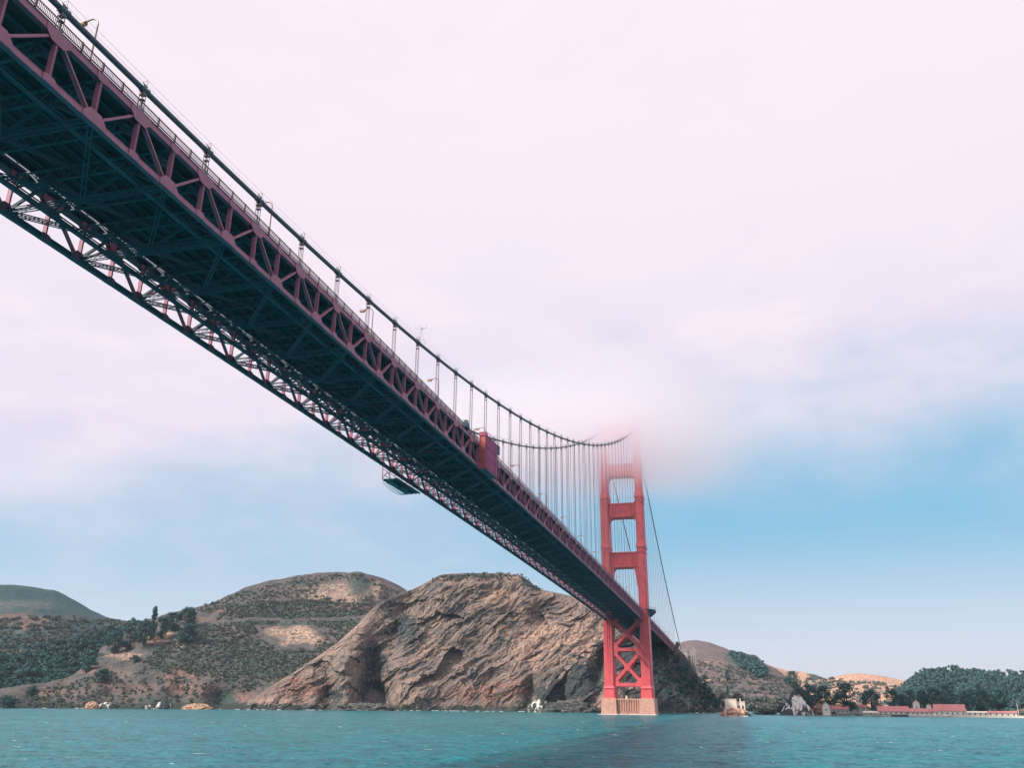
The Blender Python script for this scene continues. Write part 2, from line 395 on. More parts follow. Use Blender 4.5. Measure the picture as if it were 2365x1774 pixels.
# ------------------------------------------------------------------ land
def az_of(px, py): d = ray(px, py); return math.atan2(d[0], d[1])
def smooth1(a, k):
    if k <= 0: return a
    q = np.exp(-0.5*(np.arange(-3*k, 3*k+1)/k)**2); q /= q.sum()
    return np.convolve(np.pad(a, 3*k, mode='edge'), q, mode='valid')
def hill(name, label, crest, foot, m, nu=500, nv=160, pexp=0.9, amp=4.0, nsc=60.0, ribs=0.0, blobs=(), back=0.8,
         sm=3, base=(0, 0, 0), bays=(), skyn=1.0, zfoot=-3.0, road=None, dexp=1.0, kind='structure', cat=None):
    ca = np.array([az_of(p[0], p[1]) for p in crest])
    cd = np.array([p[2] for p in crest], float)
    cz = np.array([at_dist(p[0], p[1], p[2])[2] for p in crest])
    fa = np.array([az_of(p[0], 1645) for p in foot]); fd = np.array([p[1] for p in foot], float)
    a = np.linspace(ca[0], ca[-1], nu)
    D1 = smooth1(np.interp(a, ca, cd), sm*3); Z1 = smooth1(np.interp(a, ca, cz), sm); D0 = smooth1(np.interp(a, fa, fd), sm*3)
    nb = max(8, nv//4)
    v = np.concatenate([np.linspace(0, 1, nv), np.linspace(1, 2, nb+1)[1:]])
    A, V = np.meshgrid(a, v)
    vf = np.clip(V, 0, 1); vb = np.clip(V-1, 0, 1)
    D = D0+(D1-D0)*vf**dexp+vb*np.maximum(Z1, 40)*3.0*back
    Zh = zfoot+(Z1-zfoot)*vf**pexp; Zh = Zh*(1-vb**1.5)-3*vb
    s = A*900.0; win = np.clip(V*8, 0, 1)*np.clip((1.15-V)*5, 0.12*skyn, 1)
    nn = fbm(s/nsc, D/nsc, s*0+.7, 6, 0.52)
    Zh = Zh+amp*nn*win
    if ribs:
        # fractured strata running up to the right
        q = (s*0.62-Zh*0.78); t = (s*0.78+Zh*0.62)
        wq = 22*fbm(s/60, Zh/60, s*0+5, 4); wt = 22*fbm(s/60, Zh/60, s*0+9, 4)
        r1 = fbm((q+wq*.6)/30, (t+wt)/150, s*0+3.1, 7, 0.60, True); r2 = fbm((q+wq*1.6)/15, (t+wt)/24, s*0+8.1, 6, 0.68, True); r3 = fbm(s/80, Zh/80, s*0, 4)
        r4 = fbm(s/4.5, Zh/3.5, D*0+2, 4, 0.7, True)
        w2 = np.clip(V*6, 0.3, 1)*np.clip((1.02-V)*9, 0.0, 1)
        f1 = facet((q+wq)/34, (t+wt)/95, 1, 1.6); f2 = facet((q+wq*1.3+6*r2)/13, (t+wt)/42, 2, 1.4); f3 = facet((q+4*r2)/5.5, (t+4*r4)/14, 3, 1.2)
        D = D-ribs*(r1*0.62+r2*0.12+r3*0.85+r4*0.05+f1*.32+f2*.17+f3*.09)*w2
        Zh = Zh+ribs*0.06*r4*w2
    X = CP[0]+D*np.sin(A); Yy = CP[1]+D*np.cos(A)
    P = np.stack([X, Yy, Zh], -1)
    px, py = project(P)
    for (bx, by, rx, ry, dep) in bays:
        k = dep*np.exp(-((px-bx)/rx)**2-((py-by)/ry)**2)*np.clip((1.0-V)*8, 0, 1)
        D = D+k
    X = CP[0]+D*np.sin(A); Yy = CP[1]+D*np.cos(A)
    P = np.stack([X, Yy, Zh], -1); px, py = project(P)
    T = np.zeros(P.shape[:2]+(4,)); T[..., 3] = 1; T[..., :3] = base
    wob = 0.8*fbm(s/34+3, V*9+2, Zh*0, 5, .6)
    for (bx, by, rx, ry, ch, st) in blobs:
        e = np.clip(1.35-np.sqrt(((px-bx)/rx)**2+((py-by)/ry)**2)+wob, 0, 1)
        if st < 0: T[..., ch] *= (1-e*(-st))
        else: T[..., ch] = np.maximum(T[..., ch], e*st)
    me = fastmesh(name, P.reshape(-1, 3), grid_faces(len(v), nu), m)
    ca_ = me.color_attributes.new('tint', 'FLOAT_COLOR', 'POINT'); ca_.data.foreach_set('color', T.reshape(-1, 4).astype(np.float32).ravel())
    o = bpy.data.objects.new(name, me); COL.objects.link(o); tag(o, label, kind=kind)
    return dict(a=a, v=v, P=P, px=px, py=py, nv=nv, obj=o)

GOLD, SCRUB_SHADE, RED = 0, 1, 2  # second channel: real scrub, plus shade painted on the cliff
H = {}
H['far_left'] = hill('hill', 'hazy green hill at the far left behind the wooded slope',
    [(-260,1345,1750),(-100,1346,1750),(0,1352,1750),(40,1353,1750),(80,1359,1740),(130,1368,1720),(170,1388,1700),(210,1409,1680),(250,1425,1650),(280,1433,1640),(320,1435,1600),(360,1436,1560),(430,1440,1500),(560,1500,1500)],
    [(-260,1080),(600,1100)], M['green'], nu=420, nv=110, pexp=1.0, amp=9, nsc=90,
    blobs=[(60,1440,90,30,RED,.8),(150,1430,60,12,RED,.4),(110,1520,230,60,SCRUB_SHADE,.9),(300,1470,160,40,SCRUB_SHADE,.9),(30,1400,120,20,GOLD,.5)])
H['middle_left'] = hill('hill', 'broad brown hill with a pale grassy patch left of the cliff',
    [(230,1500,1330),(300,1455,1340),(345,1432,1350),(400,1416,1360),(460,1399,1370),(500,1387,1380),(560,1360,1390),(620,1341,1400),(660,1333,1400),(700,1326,1400),(740,1323,1400),(790,1325,1400),(815,1323,1390),(830,1322,1380),(850,1329,1380),(880,1336,1390),(915,1352,1400),(940,1368,1400),(1000,1400,1400),(1080,1460,1400)],
    [(230,1120),(1080,1120)], M['hill'], nu=620, nv=240, pexp=0.95, amp=13, nsc=60,
    blobs=[(780,1375,130,32,GOLD,.62),(700,1345,60,12,SCRUB_SHADE,.6),(830,1350,26,34,SCRUB_SHADE,.8),(868,1370,16,25,GOLD,.8),(560,1372,80,14,SCRUB_SHADE,.55),(560,1412,70,12,RED,.7),(480,1440,60,16,RED,.6),(620,1398,120,10,SCRUB_SHADE,.9),(860,1405,60,10,RED,.8),(700,1425,180,16,SCRUB_SHADE,.9),(620,1418,150,2.5,GOLD,.5),(760,1352,90,2,GOLD,.6),(600,1385,60,2,GOLD,.5)])
H['near_left'] = hill('hill', 'scrub covered brown spur above the shore left of the cliff',
    [(-240,1600,1060),(-60,1592,1050),(0,1588,1050),(50,1580,1050),(110,1583,1050),(150,1572,1060),(190,1545,1070),(215,1520,1075),(240,1513,1080),(300,1500,1090),(325,1480,1095),(350,1468,1100),(400,1455,1110),(440,1440,1120),(480,1436,1130),(560,1431,1140),(640,1429,1150),(760,1427,1160),(830,1424,1160),(880,1420,1150),(960,1440,1140)],
    [(-240,905),(100,905),(400,895),(600,870),(960,870)], M['hill'], nu=720, nv=240, pexp=0.92, amp=10, nsc=42, base=(0, .35, .12),
    bays=[(512,1618,36,36,28),(470,1600,16,30,-8),(300,1600,20,26,10),(360,1620,24,20,-8),(420,1600,20,30,10),(250,1610,30,30,14),(80,1600,30,30,12)],
    blobs=[(640,1458,28,16,GOLD,1.2),(690,1468,48,26,GOLD,1.2),(730,1482,24,16,GOLD,1.1),(660,1488,24,10,GOLD,.8),(515,1615,34,26,SCRUB_SHADE,1.3),(700,1440,220,7,SCRUB_SHADE,.8),(600,1530,170,60,SCRUB_SHADE,.75),(500,1480,120,30,SCRUB_SHADE,.45),(290,1515,45,12,GOLD,.9),(360,1475,40,14,GOLD,.9),(410,1492,26,8,GOLD,.9),(215,1550,60,12,RED,.7),(280,1560,50,22,GOLD,.5),(420,1570,50,40,RED,.9),(300,1590,120,25,RED,.6),(130,1600,100,18,RED,.6),(480,1590,40,30,RED,.6),(360,1620,60,12,SCRUB_SHADE,.8),(560,1610,60,20,RED,.7)])  # one dark blob tints the cove recess
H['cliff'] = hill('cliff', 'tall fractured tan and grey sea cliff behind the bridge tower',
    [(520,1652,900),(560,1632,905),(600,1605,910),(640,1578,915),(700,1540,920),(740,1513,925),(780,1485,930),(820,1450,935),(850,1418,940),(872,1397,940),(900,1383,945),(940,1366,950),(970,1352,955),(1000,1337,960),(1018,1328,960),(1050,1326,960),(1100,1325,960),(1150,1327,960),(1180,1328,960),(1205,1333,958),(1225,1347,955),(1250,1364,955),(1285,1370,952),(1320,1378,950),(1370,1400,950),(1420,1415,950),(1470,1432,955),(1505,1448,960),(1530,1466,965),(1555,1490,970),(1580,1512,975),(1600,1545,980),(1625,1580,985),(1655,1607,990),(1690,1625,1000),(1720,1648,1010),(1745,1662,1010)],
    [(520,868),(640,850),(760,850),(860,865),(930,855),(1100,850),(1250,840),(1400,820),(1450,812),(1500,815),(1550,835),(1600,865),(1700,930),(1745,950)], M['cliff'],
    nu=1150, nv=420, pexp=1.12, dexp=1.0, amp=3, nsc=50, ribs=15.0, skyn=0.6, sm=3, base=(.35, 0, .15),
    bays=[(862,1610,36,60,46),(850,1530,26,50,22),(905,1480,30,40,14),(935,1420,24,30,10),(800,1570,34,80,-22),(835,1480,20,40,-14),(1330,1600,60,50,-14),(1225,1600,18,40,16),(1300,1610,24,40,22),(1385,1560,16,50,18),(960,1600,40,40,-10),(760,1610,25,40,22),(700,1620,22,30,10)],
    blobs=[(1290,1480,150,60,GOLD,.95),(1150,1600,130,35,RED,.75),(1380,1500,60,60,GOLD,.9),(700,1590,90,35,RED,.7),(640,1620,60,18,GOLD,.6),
           (1235,1628,55,22,SCRUB_SHADE,1.1),(1290,1600,60,36,SCRUB_SHADE,1.1),(1345,1575,60,52,SCRUB_SHADE,1.1),(1395,1530,30,55,SCRUB_SHADE,1.0),(860,1600,40,60,SCRUB_SHADE,1.0),(870,1520,30,50,SCRUB_SHADE,.8),(930,1450,50,45,SCRUB_SHADE,.8),(900,1400,30,20,SCRUB_SHADE,.7),(1000,1360,40,20,SCRUB_SHADE,.5),(1060,1420,60,45,SCRUB_SHADE,.45),(1150,1380,60,25,GOLD,.8),(1100,1560,22,50,SCRUB_SHADE,.6),(770,1610,30,30,SCRUB_SHADE,.8),(1560,1580,150,90,SCRUB_SHADE,1.0),(1490,1520,90,100,SCRUB_SHADE,1.2),(1600,1560,110,110,SCRUB_SHADE,1.2),(1230,1352,30,14,SCRUB_SHADE,.8),(1050,1330,120,6,SCRUB_SHADE,.8)])  # dark blobs paint shade on gully, outcrop and headland, along with real growth
H['right_brown'] = hill('hill', 'mauve brown hill with green gullies right of the bridge',
    [(1440,1520,1900),(1520,1500,1900),(1560,1488,1900),(1585,1481,1900),(1610,1480,1900),(1640,1485,1890),(1670,1497,1880),(1700,1513,1860),(1730,1526,1850),(1760,1533,1840),(1800,1552,1820),(1840,1580,1800),(1880,1610,1800),(1910,1630,1800)],
    [(1440,1150),(1910,1150)], M['farhill'], nu=360, nv=140, pexp=1.0, amp=9, nsc=80,
    blobs=[(1720,1525,60,22,SCRUB_SHADE,.9),(1755,1550,28,22,SCRUB_SHADE,1.0),(1690,1530,100,8,GOLD,.5),(1620,1540,60,12,GOLD,.45),(1660,1590,130,24,SCRUB_SHADE,.5),(1700,1625,100,14,SCRUB_SHADE,.9),(1640,1572,90,3,GOLD,.8)])
H['right_gold'] = hill('hill', 'dry golden hills above the far harbour',
    [(1690,1560,2500),(1740,1537,2500),(1765,1535,2500),(1790,1544,2490),(1820,1552,2480),(1850,1552,2460),(1875,1555,2450),(1895,1562,2430),(1912,1568,2400),(1930,1562,2380),(1945,1557,2360),(1990,1556,2350),(2035,1561,2350),(2075,1571,2350),(2110,1580,2350),(2160,1590,2350),(2260,1605,2300),(2400,1610,2300)],
    [(1690,1500),(2400,1500)], M['farhill'], nu=420, nv=150, pexp=0.95, amp=14, nsc=110, base=(.95, 0, 0),
    blobs=[(1885,1565,30,12,SCRUB_SHADE,1.0),(1900,1583,45,10,SCRUB_SHADE,.8),(1980,1575,60,6,SCRUB_SHADE,.5),(2050,1600,70,8,SCRUB_SHADE,.6),(2000,1612,60,10,SCRUB_SHADE,.7),(1820,1585,40,8,SCRUB_SHADE,.6)])
H['right_mound'] = hill('hill', 'low golden mound below the wooded hill on the right',
    [(2020,1620,1700),(2050,1604,1700),(2085,1589,1700),(2110,1585,1700),(2140,1588,1700),(2180,1600,1700),(2260,1615,1700)],
    [(2020,1400),(2260,1400)], M['farhill'], nu=160, nv=60, amp=4, nsc=60, base=(.9, 0, .1), blobs=[(2060,1625,50,8,SCRUB_SHADE,.8)])
H['right_wood'] = hill('hill', 'wooded hill rising behind the red roofed harbour buildings at the far right',
    [(2070,1620,1700),(2100,1590,1720),(2130,1566,1740),(2170,1558,1750),(2220,1560,1760),(2280,1568,1760),(2320,1572,1760),(2380,1574,1760),(2480,1574,1760),(2620,1580,1760)],
    [(2070,1300),(2620,1300)], M['green'], nu=260, nv=100, amp=6, nsc=70, base=(0, .9, 0))
H['shore'] = hill('shore', 'low pale shore flat along the far harbour',
    [(1560,1645,1180),(1750,1644.0,1250),(1900,1643,1250),(2100,1645,1250),(2300,1645,1250),(2345,1641,1240),(2380,1635,1240),(2480,1630,1240),(2640,1630,1240)],
    [(1560,900),(1700,830),(1850,790),(2000,770),(2100,765),(2300,755),(2640,750)], M['farhill'], nu=420, nv=60, amp=0.6, nsc=20, base=(.85, 0, .2), zfoot=-1.5, pexp=.35,
    blobs=[(1730,1647,60,3,SCRUB_SHADE,.8),(2350,1636,70,12,RED,.9)])

# ------------------------------------------------------------------ bridge
DT = 6.52                                   # truss depth between chord axes
Y0 = -615.29; PAN = 7.62
def zc(Y):                                  # top chord axis height
    if Y <= 0:
        t = (Y+640)/640; return 73.27+8.42*(1-t*t)
    return 73.27-0.0240*Y
def zcab(Y):
    if Y <= 0:
        t = (Y+640)/640; return 219.68-134.26*(1-t*t)
    return 219.68-0.485*Y+0.00024*Y*Y
bridge = empty('suspension_bridge', (0, 0, 0))
tag(bridge, 'red orange suspension bridge crossing overhead toward its fog topped tower', 'bridge')
panels = [Y0+PAN*k for k in range(-6, 128)]            # panel points, from behind the camera view to the far abutment
TWX = 0.9
def crest_pts(y0, y1, off, step=PAN*2):
    n = int((y1-y0)/step)+1; return [(Y, zc(Y)+off) for Y in np.linspace(y0, y1, n)]
YA, YB = panels[0], panels[-1]
def ribbon(mb, x0, x1, y0, y1, lo, hi):               # a long member following the camber, box section
    pts = crest_pts(y0, y1, 0)
    vs = []
    for Y, z in pts: vs += [(x0, Y, z+lo), (x1, Y, z+lo), (x1, Y, z+hi), (x0, Y, z+hi)]
    fs = [(0, 3, 2, 1), tuple(len(vs)-4+i for i in range(4))]
    for i in range(len(pts)-1):
        a = 4*i
        for k in range(4): fs.append((a+k, a+(k+1) % 4, a+4+(k+1) % 4, a+4+k))
    return mb.add(vs, fs)
# chords: one part per side
truss = {}
for sx in (1, -1):
    mb = MB(); x = 13.7*sx
    for c in (0, -DT):
        ribbon(mb, x-.33, x+.33, YA, YB, c-.40, c+.40)
        ribbon(mb, x-.38, x+.38, YA, YB, c+.405, c+.45)      # flange plates
        ribbon(mb, x-.38, x+.38, YA, YB, c-.45, c-.405)
    truss[sx] = mb.build('stiffening_truss', M['truss' if sx > 0 else 'floor'], bridge)  # west chord takes the darker steel, its shade put into the colour
def proto(mb, name, m, fix=True):
    o = mb.build(name, m, None, fix=fix); COL.objects.unlink(o); return o
# web members (built once, copied); the hundred nearest stand as parts, the rest as one
L = DT-.86
def vert_mb():
    m = MB(); z0, z1 = -DT+.43, -.43
    m.box(-.38, .38, -.15, -.09, z0, z1); m.box(-.38, .38, .09, .15, z0, z1)       # two side channels
    m.box(-.34, -.28, -.09, .09, z0, z1); m.box(.28, .34, -.09, .09, z0, z1)
    return m
def diag_mb(up):
    m = MB(); a = (0, -PAN+1.0, -DT+.75 if up else -.75); b = (0, -1.0, -.75 if up else -DT+.75)
    w = .34 if up else .26
    for s in (-1, 1):
        aa = (s*.26, a[1], a[2]); bb = (s*.26, b[1], b[2]); m.beam(aa, bb, .12, w)
    m.beam(a, b, .30, .10)
    return m
def gus_mb(top, main):
    m = MB(); k = 1.0 if main else 0.5
    z = 0 if top else -DT; s = -1 if top else 1
    for q in (-1, 1):
        x = q*.42
        poly = [(-1.5*k, z-.43*s*-1*-1), (2.0*k, z-.43*s), (2.0*k, z+.42*s), (1.0*k, z+1.35*s*k), (-1.0*k, z+1.35*s*k), (-2.0*k, z+.42*s)]
        poly[0] = (-2.0*k, z-.43*s)
        m.prismx(poly, x-.02*q, x+.03*q)
    return m
V_ = proto(vert_mb(), 'vertical', M['truss']); DU = proto(diag_mb(True), 'diagonal', M['truss']); DD = proto(diag_mb(False), 'diagonal', M['truss'])
GT = proto(gus_mb(True, True), 'gusset_plate', M['truss']); GB = proto(gus_mb(False, True), 'gusset_plate', M['truss'])
GTs = proto(gus_mb(True, False), 'gusset_plate', M['truss']); GBs = proto(gus_mb(False, False), 'gusset_plate', M['truss'])
def place_web(jobs, name, m, keep=100, parent_of=None):
    """jobs: (distance, proto, side, Y, zref, shear) ; nearest become copies, the rest one joined part"""
    jobs.sort(key=lambda j: j[0]); rest = MB()
    for n, (d, pr, sx, Y, z) in enumerate(jobs):
        if n < keep:
            inst(pr, parent_of(sx), (13.7*sx if sx else 0, Y, z))
        else:
            vs = [(v.co.x+(13.7*sx if sx else 0), v.co.y+Y, v.co.z+z) for v in pr.data.vertices]
            rest.add(vs, [tuple(p.vertices) for p in pr.data.polygons])
    if rest.v:
        o = rest.build(name, m, parent_of(jobs[0][2] if jobs[0][2] else 0), fix=False); tag(o, kind='stuff')
dist = lambda x, Y, z: math.dist((x, Y, z), CP)+(0 if Y > Y0-1 else 500)
vj, dj, gj = [], [], []
for i, Y in enumerate(panels):
    k = i-6                                   # k even: top node with suspender ; k odd: bottom node
    for sx in (1, -1):
        z = zc(Y); d = dist(13.7*sx, Y, z)
        if i: dj.append((d, DU if k % 2 == 0 else DD, sx, Y, z))
        vj.append((d, V_, sx, Y, z))
        if k % 2 == 0: gj.append((d, GT, sx, Y, z)); gj.append((d+300, GBs, sx, Y, z))
        else: gj.append((d, GB, sx, Y, z)); gj.append((d+300, GTs, sx, Y, z))
P_of = lambda sx: truss[sx if sx else 1]
place_web(vj, 'vertical', M['truss'], 100, P_of); place_web(dj, 'diagonal', M['truss'], 100, P_of); place_web(gj, 'gusset_plate', M['truss'], 100, P_of)

# deck
mb = MB()
ribbon(mb, -11.25, 12.9, YA, YB, .75, 1.05)
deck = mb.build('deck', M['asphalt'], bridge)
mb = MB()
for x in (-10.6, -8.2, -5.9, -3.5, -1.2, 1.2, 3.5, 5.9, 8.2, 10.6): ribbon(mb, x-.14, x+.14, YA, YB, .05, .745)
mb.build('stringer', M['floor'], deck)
mb = MB()
ribbon(mb, -13.5, -12.35, YA, YB, .85, 1.08); ribbon(mb, -13.62, -13.5, YA, YB, .5, 1.3)
mb.build('sidewalk', M['floor'], bridge)  # west sidewalk carries the same painted underside shade
mb = MB()
ribbon(mb, 12.95, 13.4, YA, YB, .85, 1.08); ribbon(mb, 13.4, 13.52, YA, YB, .5, 1.3)
mb.build('sidewalk', M['edge'], bridge)
mb = MB()                                     # kerb and traffic rail at the roadway edges
for x in (-9.6, 9.6): ribbon(mb, x-.15, x+.15, YA, YB, 1.055, 1.5)
mb.build('kerb', M['asphalt'], deck)
# railings : posts, rails and pickets
for sx in (1, -1):
    mb = MB(); x = 13.72*sx
    ribbon(mb, x-.06, x+.06, YA, YB, 2.30, 2.42); ribbon(mb, x-.09, x+.06, YA, YB, 1.28, 1.38)
    Y = YA
    while Y < YB:
        z = zc(Y)
        if (round((Y-YA)/.254)) % 15 == 0: mb.box(x-.10, x+.10, Y-.14, Y+.14, z+1.08, z+2.46)
        elif Y < -300: mb.box(x-.02, x+.02, Y-.045, Y+.045, z+1.3, z+2.32)
        Y += .254 if Y < -440 else (.508 if Y < -300 else .254*15)
    mb.build('railing', M['edge'], bridge, fix=False)
# floor beams : laced trusses under the deck
def fb_mb():
    m = MB(); z1, z0 = .0, -2.3
    m.box(-13.2, 13.2, -.25, .25, z1-.22, z1); m.box(-13.2, 13.2, -.22, .22, z0, z0+.2)
    n = 12; w = 26.4/n
    for i in range(n):
        x = -13.2+i*w
        a, b = (z0+.1, z1-.12) if i % 2 == 0 else (z1-.12, z0+.1)
        m.beam((x, 0, a), (x+w, 0, b), .22, .18, (0, 1, 0)); m.box(x-.08, x+.08, -.1, .1, z0+.2, z1-.22)
    m.prism([(13.2, z0), (13.2, z0-.9), (11.5, z0)], -.06, .06); m.prism([(-13.2, z0), (-13.2, z0-.9), (-11.5, z0)], -.06, .06)
    return m
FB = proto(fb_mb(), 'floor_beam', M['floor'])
place_web([(dist(0, Y, zc(Y)), FB, 0, Y, zc(Y)) for Y in panels], 'floor_beam', M['floor'], 100, lambda s: deck)
# bottom laterals : laced struts and K bracing in the plane of the lower chords
def laced(m, p0, p1, w=.5, hgt=.55, pitch=1.1, r=.09):
    p0 = np.array(p0, float); p1 = np.array(p1, float); d = p1-p0; Ln = np.linalg.norm(d); d /= Ln
    s = np.cross(d, (0, 0, 1.0)); s /= np.linalg.norm(s); n = max(2, int(Ln/pitch))
    up = np.array((0, 0, hgt/2))
    for q in (-1, 1):
        for u in (-1, 1): m.beam(p0+s*q*w/2+up*u, p1+s*q*w/2+up*u, .13, .13)
        for i in range(n):
            a = p0+d*Ln*i/n+s*q*w/2+up*(1 if i % 2 else -1); b = p0+d*Ln*(i+1)/n+s*q*w/2+up*(-1 if i % 2 else 1)
            m.beam(a, b, .05, .10)
def lat_mb(k):
    m = MB(); z = -DT+.1
    laced(m, (-13.2, 0, z), (13.2, 0, z), .5, .8, 1.3)
    laced(m, (-13.2, -PAN*2+.4, z), (0, -.3, z)); laced(m, (13.2, -PAN*2+.4, z), (0, -.3, z))
    laced(m, (0, 0, -2.3), (0, -PAN*2, z), .3, .4, 1.2)
    # sway frames between the floor beam and the lower strut
    for s in (-1, 1):
        laced(m, (s*13.1, -.02, z+.3), (s*6.6, -.02, -2.4), .25, .35, 1.2)
        laced(m, (0, .02, z+.3), (s*6.6, .02, -2.4), .25, .35, 1.2)
    return m
LB = proto(lat_mb(0), 'lateral_bracing', M['floor'], fix=False)
place_web([(dist(0, Y, zc(Y)), LB, 0, Y, zc(Y)) for i, Y in enumerate(panels) if i > 1 and i % 2 == 1 and Y < 0], 'lateral_bracing', M['floor'], 100, lambda s: deck)
# utility pipe and walkway under the west side
mb = MB()
for x in (-9.0, 9.0): ribbon(mb, x-.35, x+.35, YA, 0, -DT+.75, -DT+.85)
ribbon(mb, -12.3, -12.0, YA, 0, -3.1, -2.8); ribbon(mb, -11.6, -11.45, YA, 0, -3.0, -2.8)
mb.build('service_walkway', M['floor'], deck)

# main cables, bands, hand ropes
cables = {}
for sx in (1, -1):
    x = 13.7*sx; mb = MB()
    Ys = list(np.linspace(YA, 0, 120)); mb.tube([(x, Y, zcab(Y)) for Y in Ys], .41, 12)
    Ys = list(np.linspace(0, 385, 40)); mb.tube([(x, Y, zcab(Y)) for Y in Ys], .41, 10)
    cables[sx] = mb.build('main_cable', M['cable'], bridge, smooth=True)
    mb = MB()
    for q in (-.42, .42):
        pts = [(x+q, Y, zcab(Y)+1.45) for Y in np.linspace(YA, -2, 130)]
        mb.tube(pts, .022, 4, False)
    mb.build('hand_rope', M['rope'], cables[sx], fix=False)
bj, sj = [], []
bandm = MB()
bandm.tube([(0, -.75, 0), (0, -.62, 0)], .58, 12); bandm.tube([(0, -.62, 0), (0, .62, 0)], .52, 12); bandm.tube([(0, .62, 0), (0, .75, 0)], .58, 12)
bandm.box(-.12, .12, -.5, .5, .5, .85)
for q in (-.42, .42): bandm.box(q-.035, q+.035, -.04, .04, .4, 1.45)
bandm.box(-.42, .42, -.03, .03, 1.38, 1.45)
BAND = proto(bandm, 'cable_band', M['cable'])
for sx in (1, -1):
    Ys = [Y0+PAN*2*k for k in range(-3, 61)]
    for Y in Ys:
        if abs(Y) < 9 or Y > 375: continue
        zt = zcab(Y); zb = zc(Y)+.3
        bj.append((dist(13.7*sx, Y, zt), BAND, sx, Y, zt))
        if zt-zb < 1.5: continue
        sj.append((dist(13.7*sx, Y, zt), sx, Y, zt, zb))
place_web(bj, 'cable_band', M['cable'], 100, lambda s: cables[s if s else 1])
sj.sort(); rest = MB()
for n, (d, sx, Y, zt, zb) in enumerate(sj):
    mb = MB() if n < 100 else rest
    oy, oz = (Y, zb) if n < 100 else (0, 0)
    xx = 0 if n < 100 else 13.7*sx
    r = .055 if Y < -100 else .075
    for qy in (-.26, .26):
        for qx in ((-.30, .30) if n < 60 else (0,)):
            mb.tube([(xx+qx, Y-oy+qy, zt-.3-oz), (xx+qx, Y-oy+qy, zb-oz)], r, 5, False)
    top = zt-oz
    if n < 100:                                # saddle casting, spacer and socket
        mb.box(xx-.38, xx+.38, -.34, .34, top-.95, top-.62); mb.box(xx-.36, xx+.36, -.32, .32, top-1.75, top-1.65)
        mb.box(xx-.38, xx+.38, -.36, .36, .1, .9)
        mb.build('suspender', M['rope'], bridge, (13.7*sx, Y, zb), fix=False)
if rest.v: tag(rest.build('suspender', M['rope'], bridge, fix=False), kind='stuff')
# small wind instrument on the near cable
Yw = Y0+PAN*2*8; mb = MB(); zt = zcab(Yw)+.5
mb.tube([(13.7, Yw+1.6, zt), (13.7, Yw+1.6, zt+4.2)], .05, 5); mb.box(12.2, 15.2, Yw+1.55, Yw+1.65, zt+3.9, zt+4.0)
mb.tube([(12.3, Yw+1.6, zt+4), (12.3, Yw+1.6, zt+4.7)], .09, 5); mb.tube([(15.1, Yw+1.6, zt+4), (15.1, Yw+1.6, zt+4.7)], .09, 5)
mb.tube([(13.7, Yw+1.6, zt+4), (12.8, Yw+3, zt-.2)], .04, 4); mb.tube([(13.7, Yw+1.6, zt+4), (14.6, Yw+3, zt-.2)], .04, 4)
mb.tube([(13.7, Yw+.2, zt+4.4), (13.7, Yw+2.2, zt+4.4)], .05, 4); mb.prismx([(Yw+2.2, zt+4.1), (Yw+2.9, zt+4.1), (Yw+2.9, zt+4.8), (Yw+2.2, zt+4.6)], 13.67, 13.73)
mb.build('wind_mast', M['metal'], cables[1], fix=False)

# ---- tower
def cross(cx, w, d, n, cy=0):                # plan of a leg with stepped corners
    a, b = w/2, d/2
    return [(cx+x, cy+y) for x, y in ((-a, -b+n), (-a+n*.8, -b+n), (-a+n*.8, -b), (a-n*.8, -b), (a-n*.8, -b+n), (a, -b+n), (a, b-n), (a-n*.8, b-n), (a-n*.8, b), (-a+n*.8, b), (-a+n*.8, b-n), (-a, b-n))]
LEV = [(18.6, 74.5, 7.4, 16.6, 6.8, 16.2), (74.5, 122.5, 6.4, 15.6, 6.3, 15.2), (122.5, 162, 6.1, 14.4, 6.0, 14.0), (162, 197, 5.6, 12.8, 5.5, 12.4), (197, 226, 5.2, 11.4, 5.0, 11.0)]
legs = {}
for sx in (1, -1):
    cx = 13.7*sx+TWX; mb = MB()
    for z0, z1, w0, d0, w1, d1 in LEV:
        mb.prismz(cross(cx, w0, d0, .75), z0, z1, w1/w0, (cx, 0))
        for q in (-.8, .8):                   # raised pilaster strips on the south and north faces
            mb.box(cx+q-.35, cx+q+.35, -min(d0, d1)/2-.16, -min(d0, d1)/2+.3, z0+1, z1-4)
    legs[sx] = mb.build('tower_leg', M['orange'], bridge)
    for z, w, d in ((162, 6.6, 14.9), (122.5, 6.9, 16.0), (197, 6.0, 13.2)):
        m2 = MB(); m2.prismz(cross(cx, w+.4, d+.4, .7), z-1.0, z+.1); m2.prismz(cross(cx, w, d, .7), z+.1, z+3.6, .93, (cx, 0)); m2.prismz(cross(cx, w+.1, d+.1, .7), z-4.6, z-4.0)
        m2.build('setback_moulding', M['orange'], legs[sx])
    m2 = MB(); m2.prismz(cross(cx, 8.6, 18.2, .8), 11.4, 18.0, .97, (cx, 0)); m2.prismz(cross(cx, 8.9, 18.5, .8), 18.0, 18.5); m2.prismz(cross(cx, 8.4, 18.0, .8), 18.5, 20.3, .88, (cx, 0))
    m2.build('plinth', M['orange'], legs[sx])
    m2 = MB(); m2.box(cx-2.2, cx+2.2, -4.5, 4.5, 226, 229); m2.tube([(cx, -4, 227.5), (cx, 4, 227.5)], 1.6, 10)
    m2.build('cable_saddle', M['orange'], legs[sx])
    for z in (44, 50, 56):                    # small access platforms on the flank
        pass
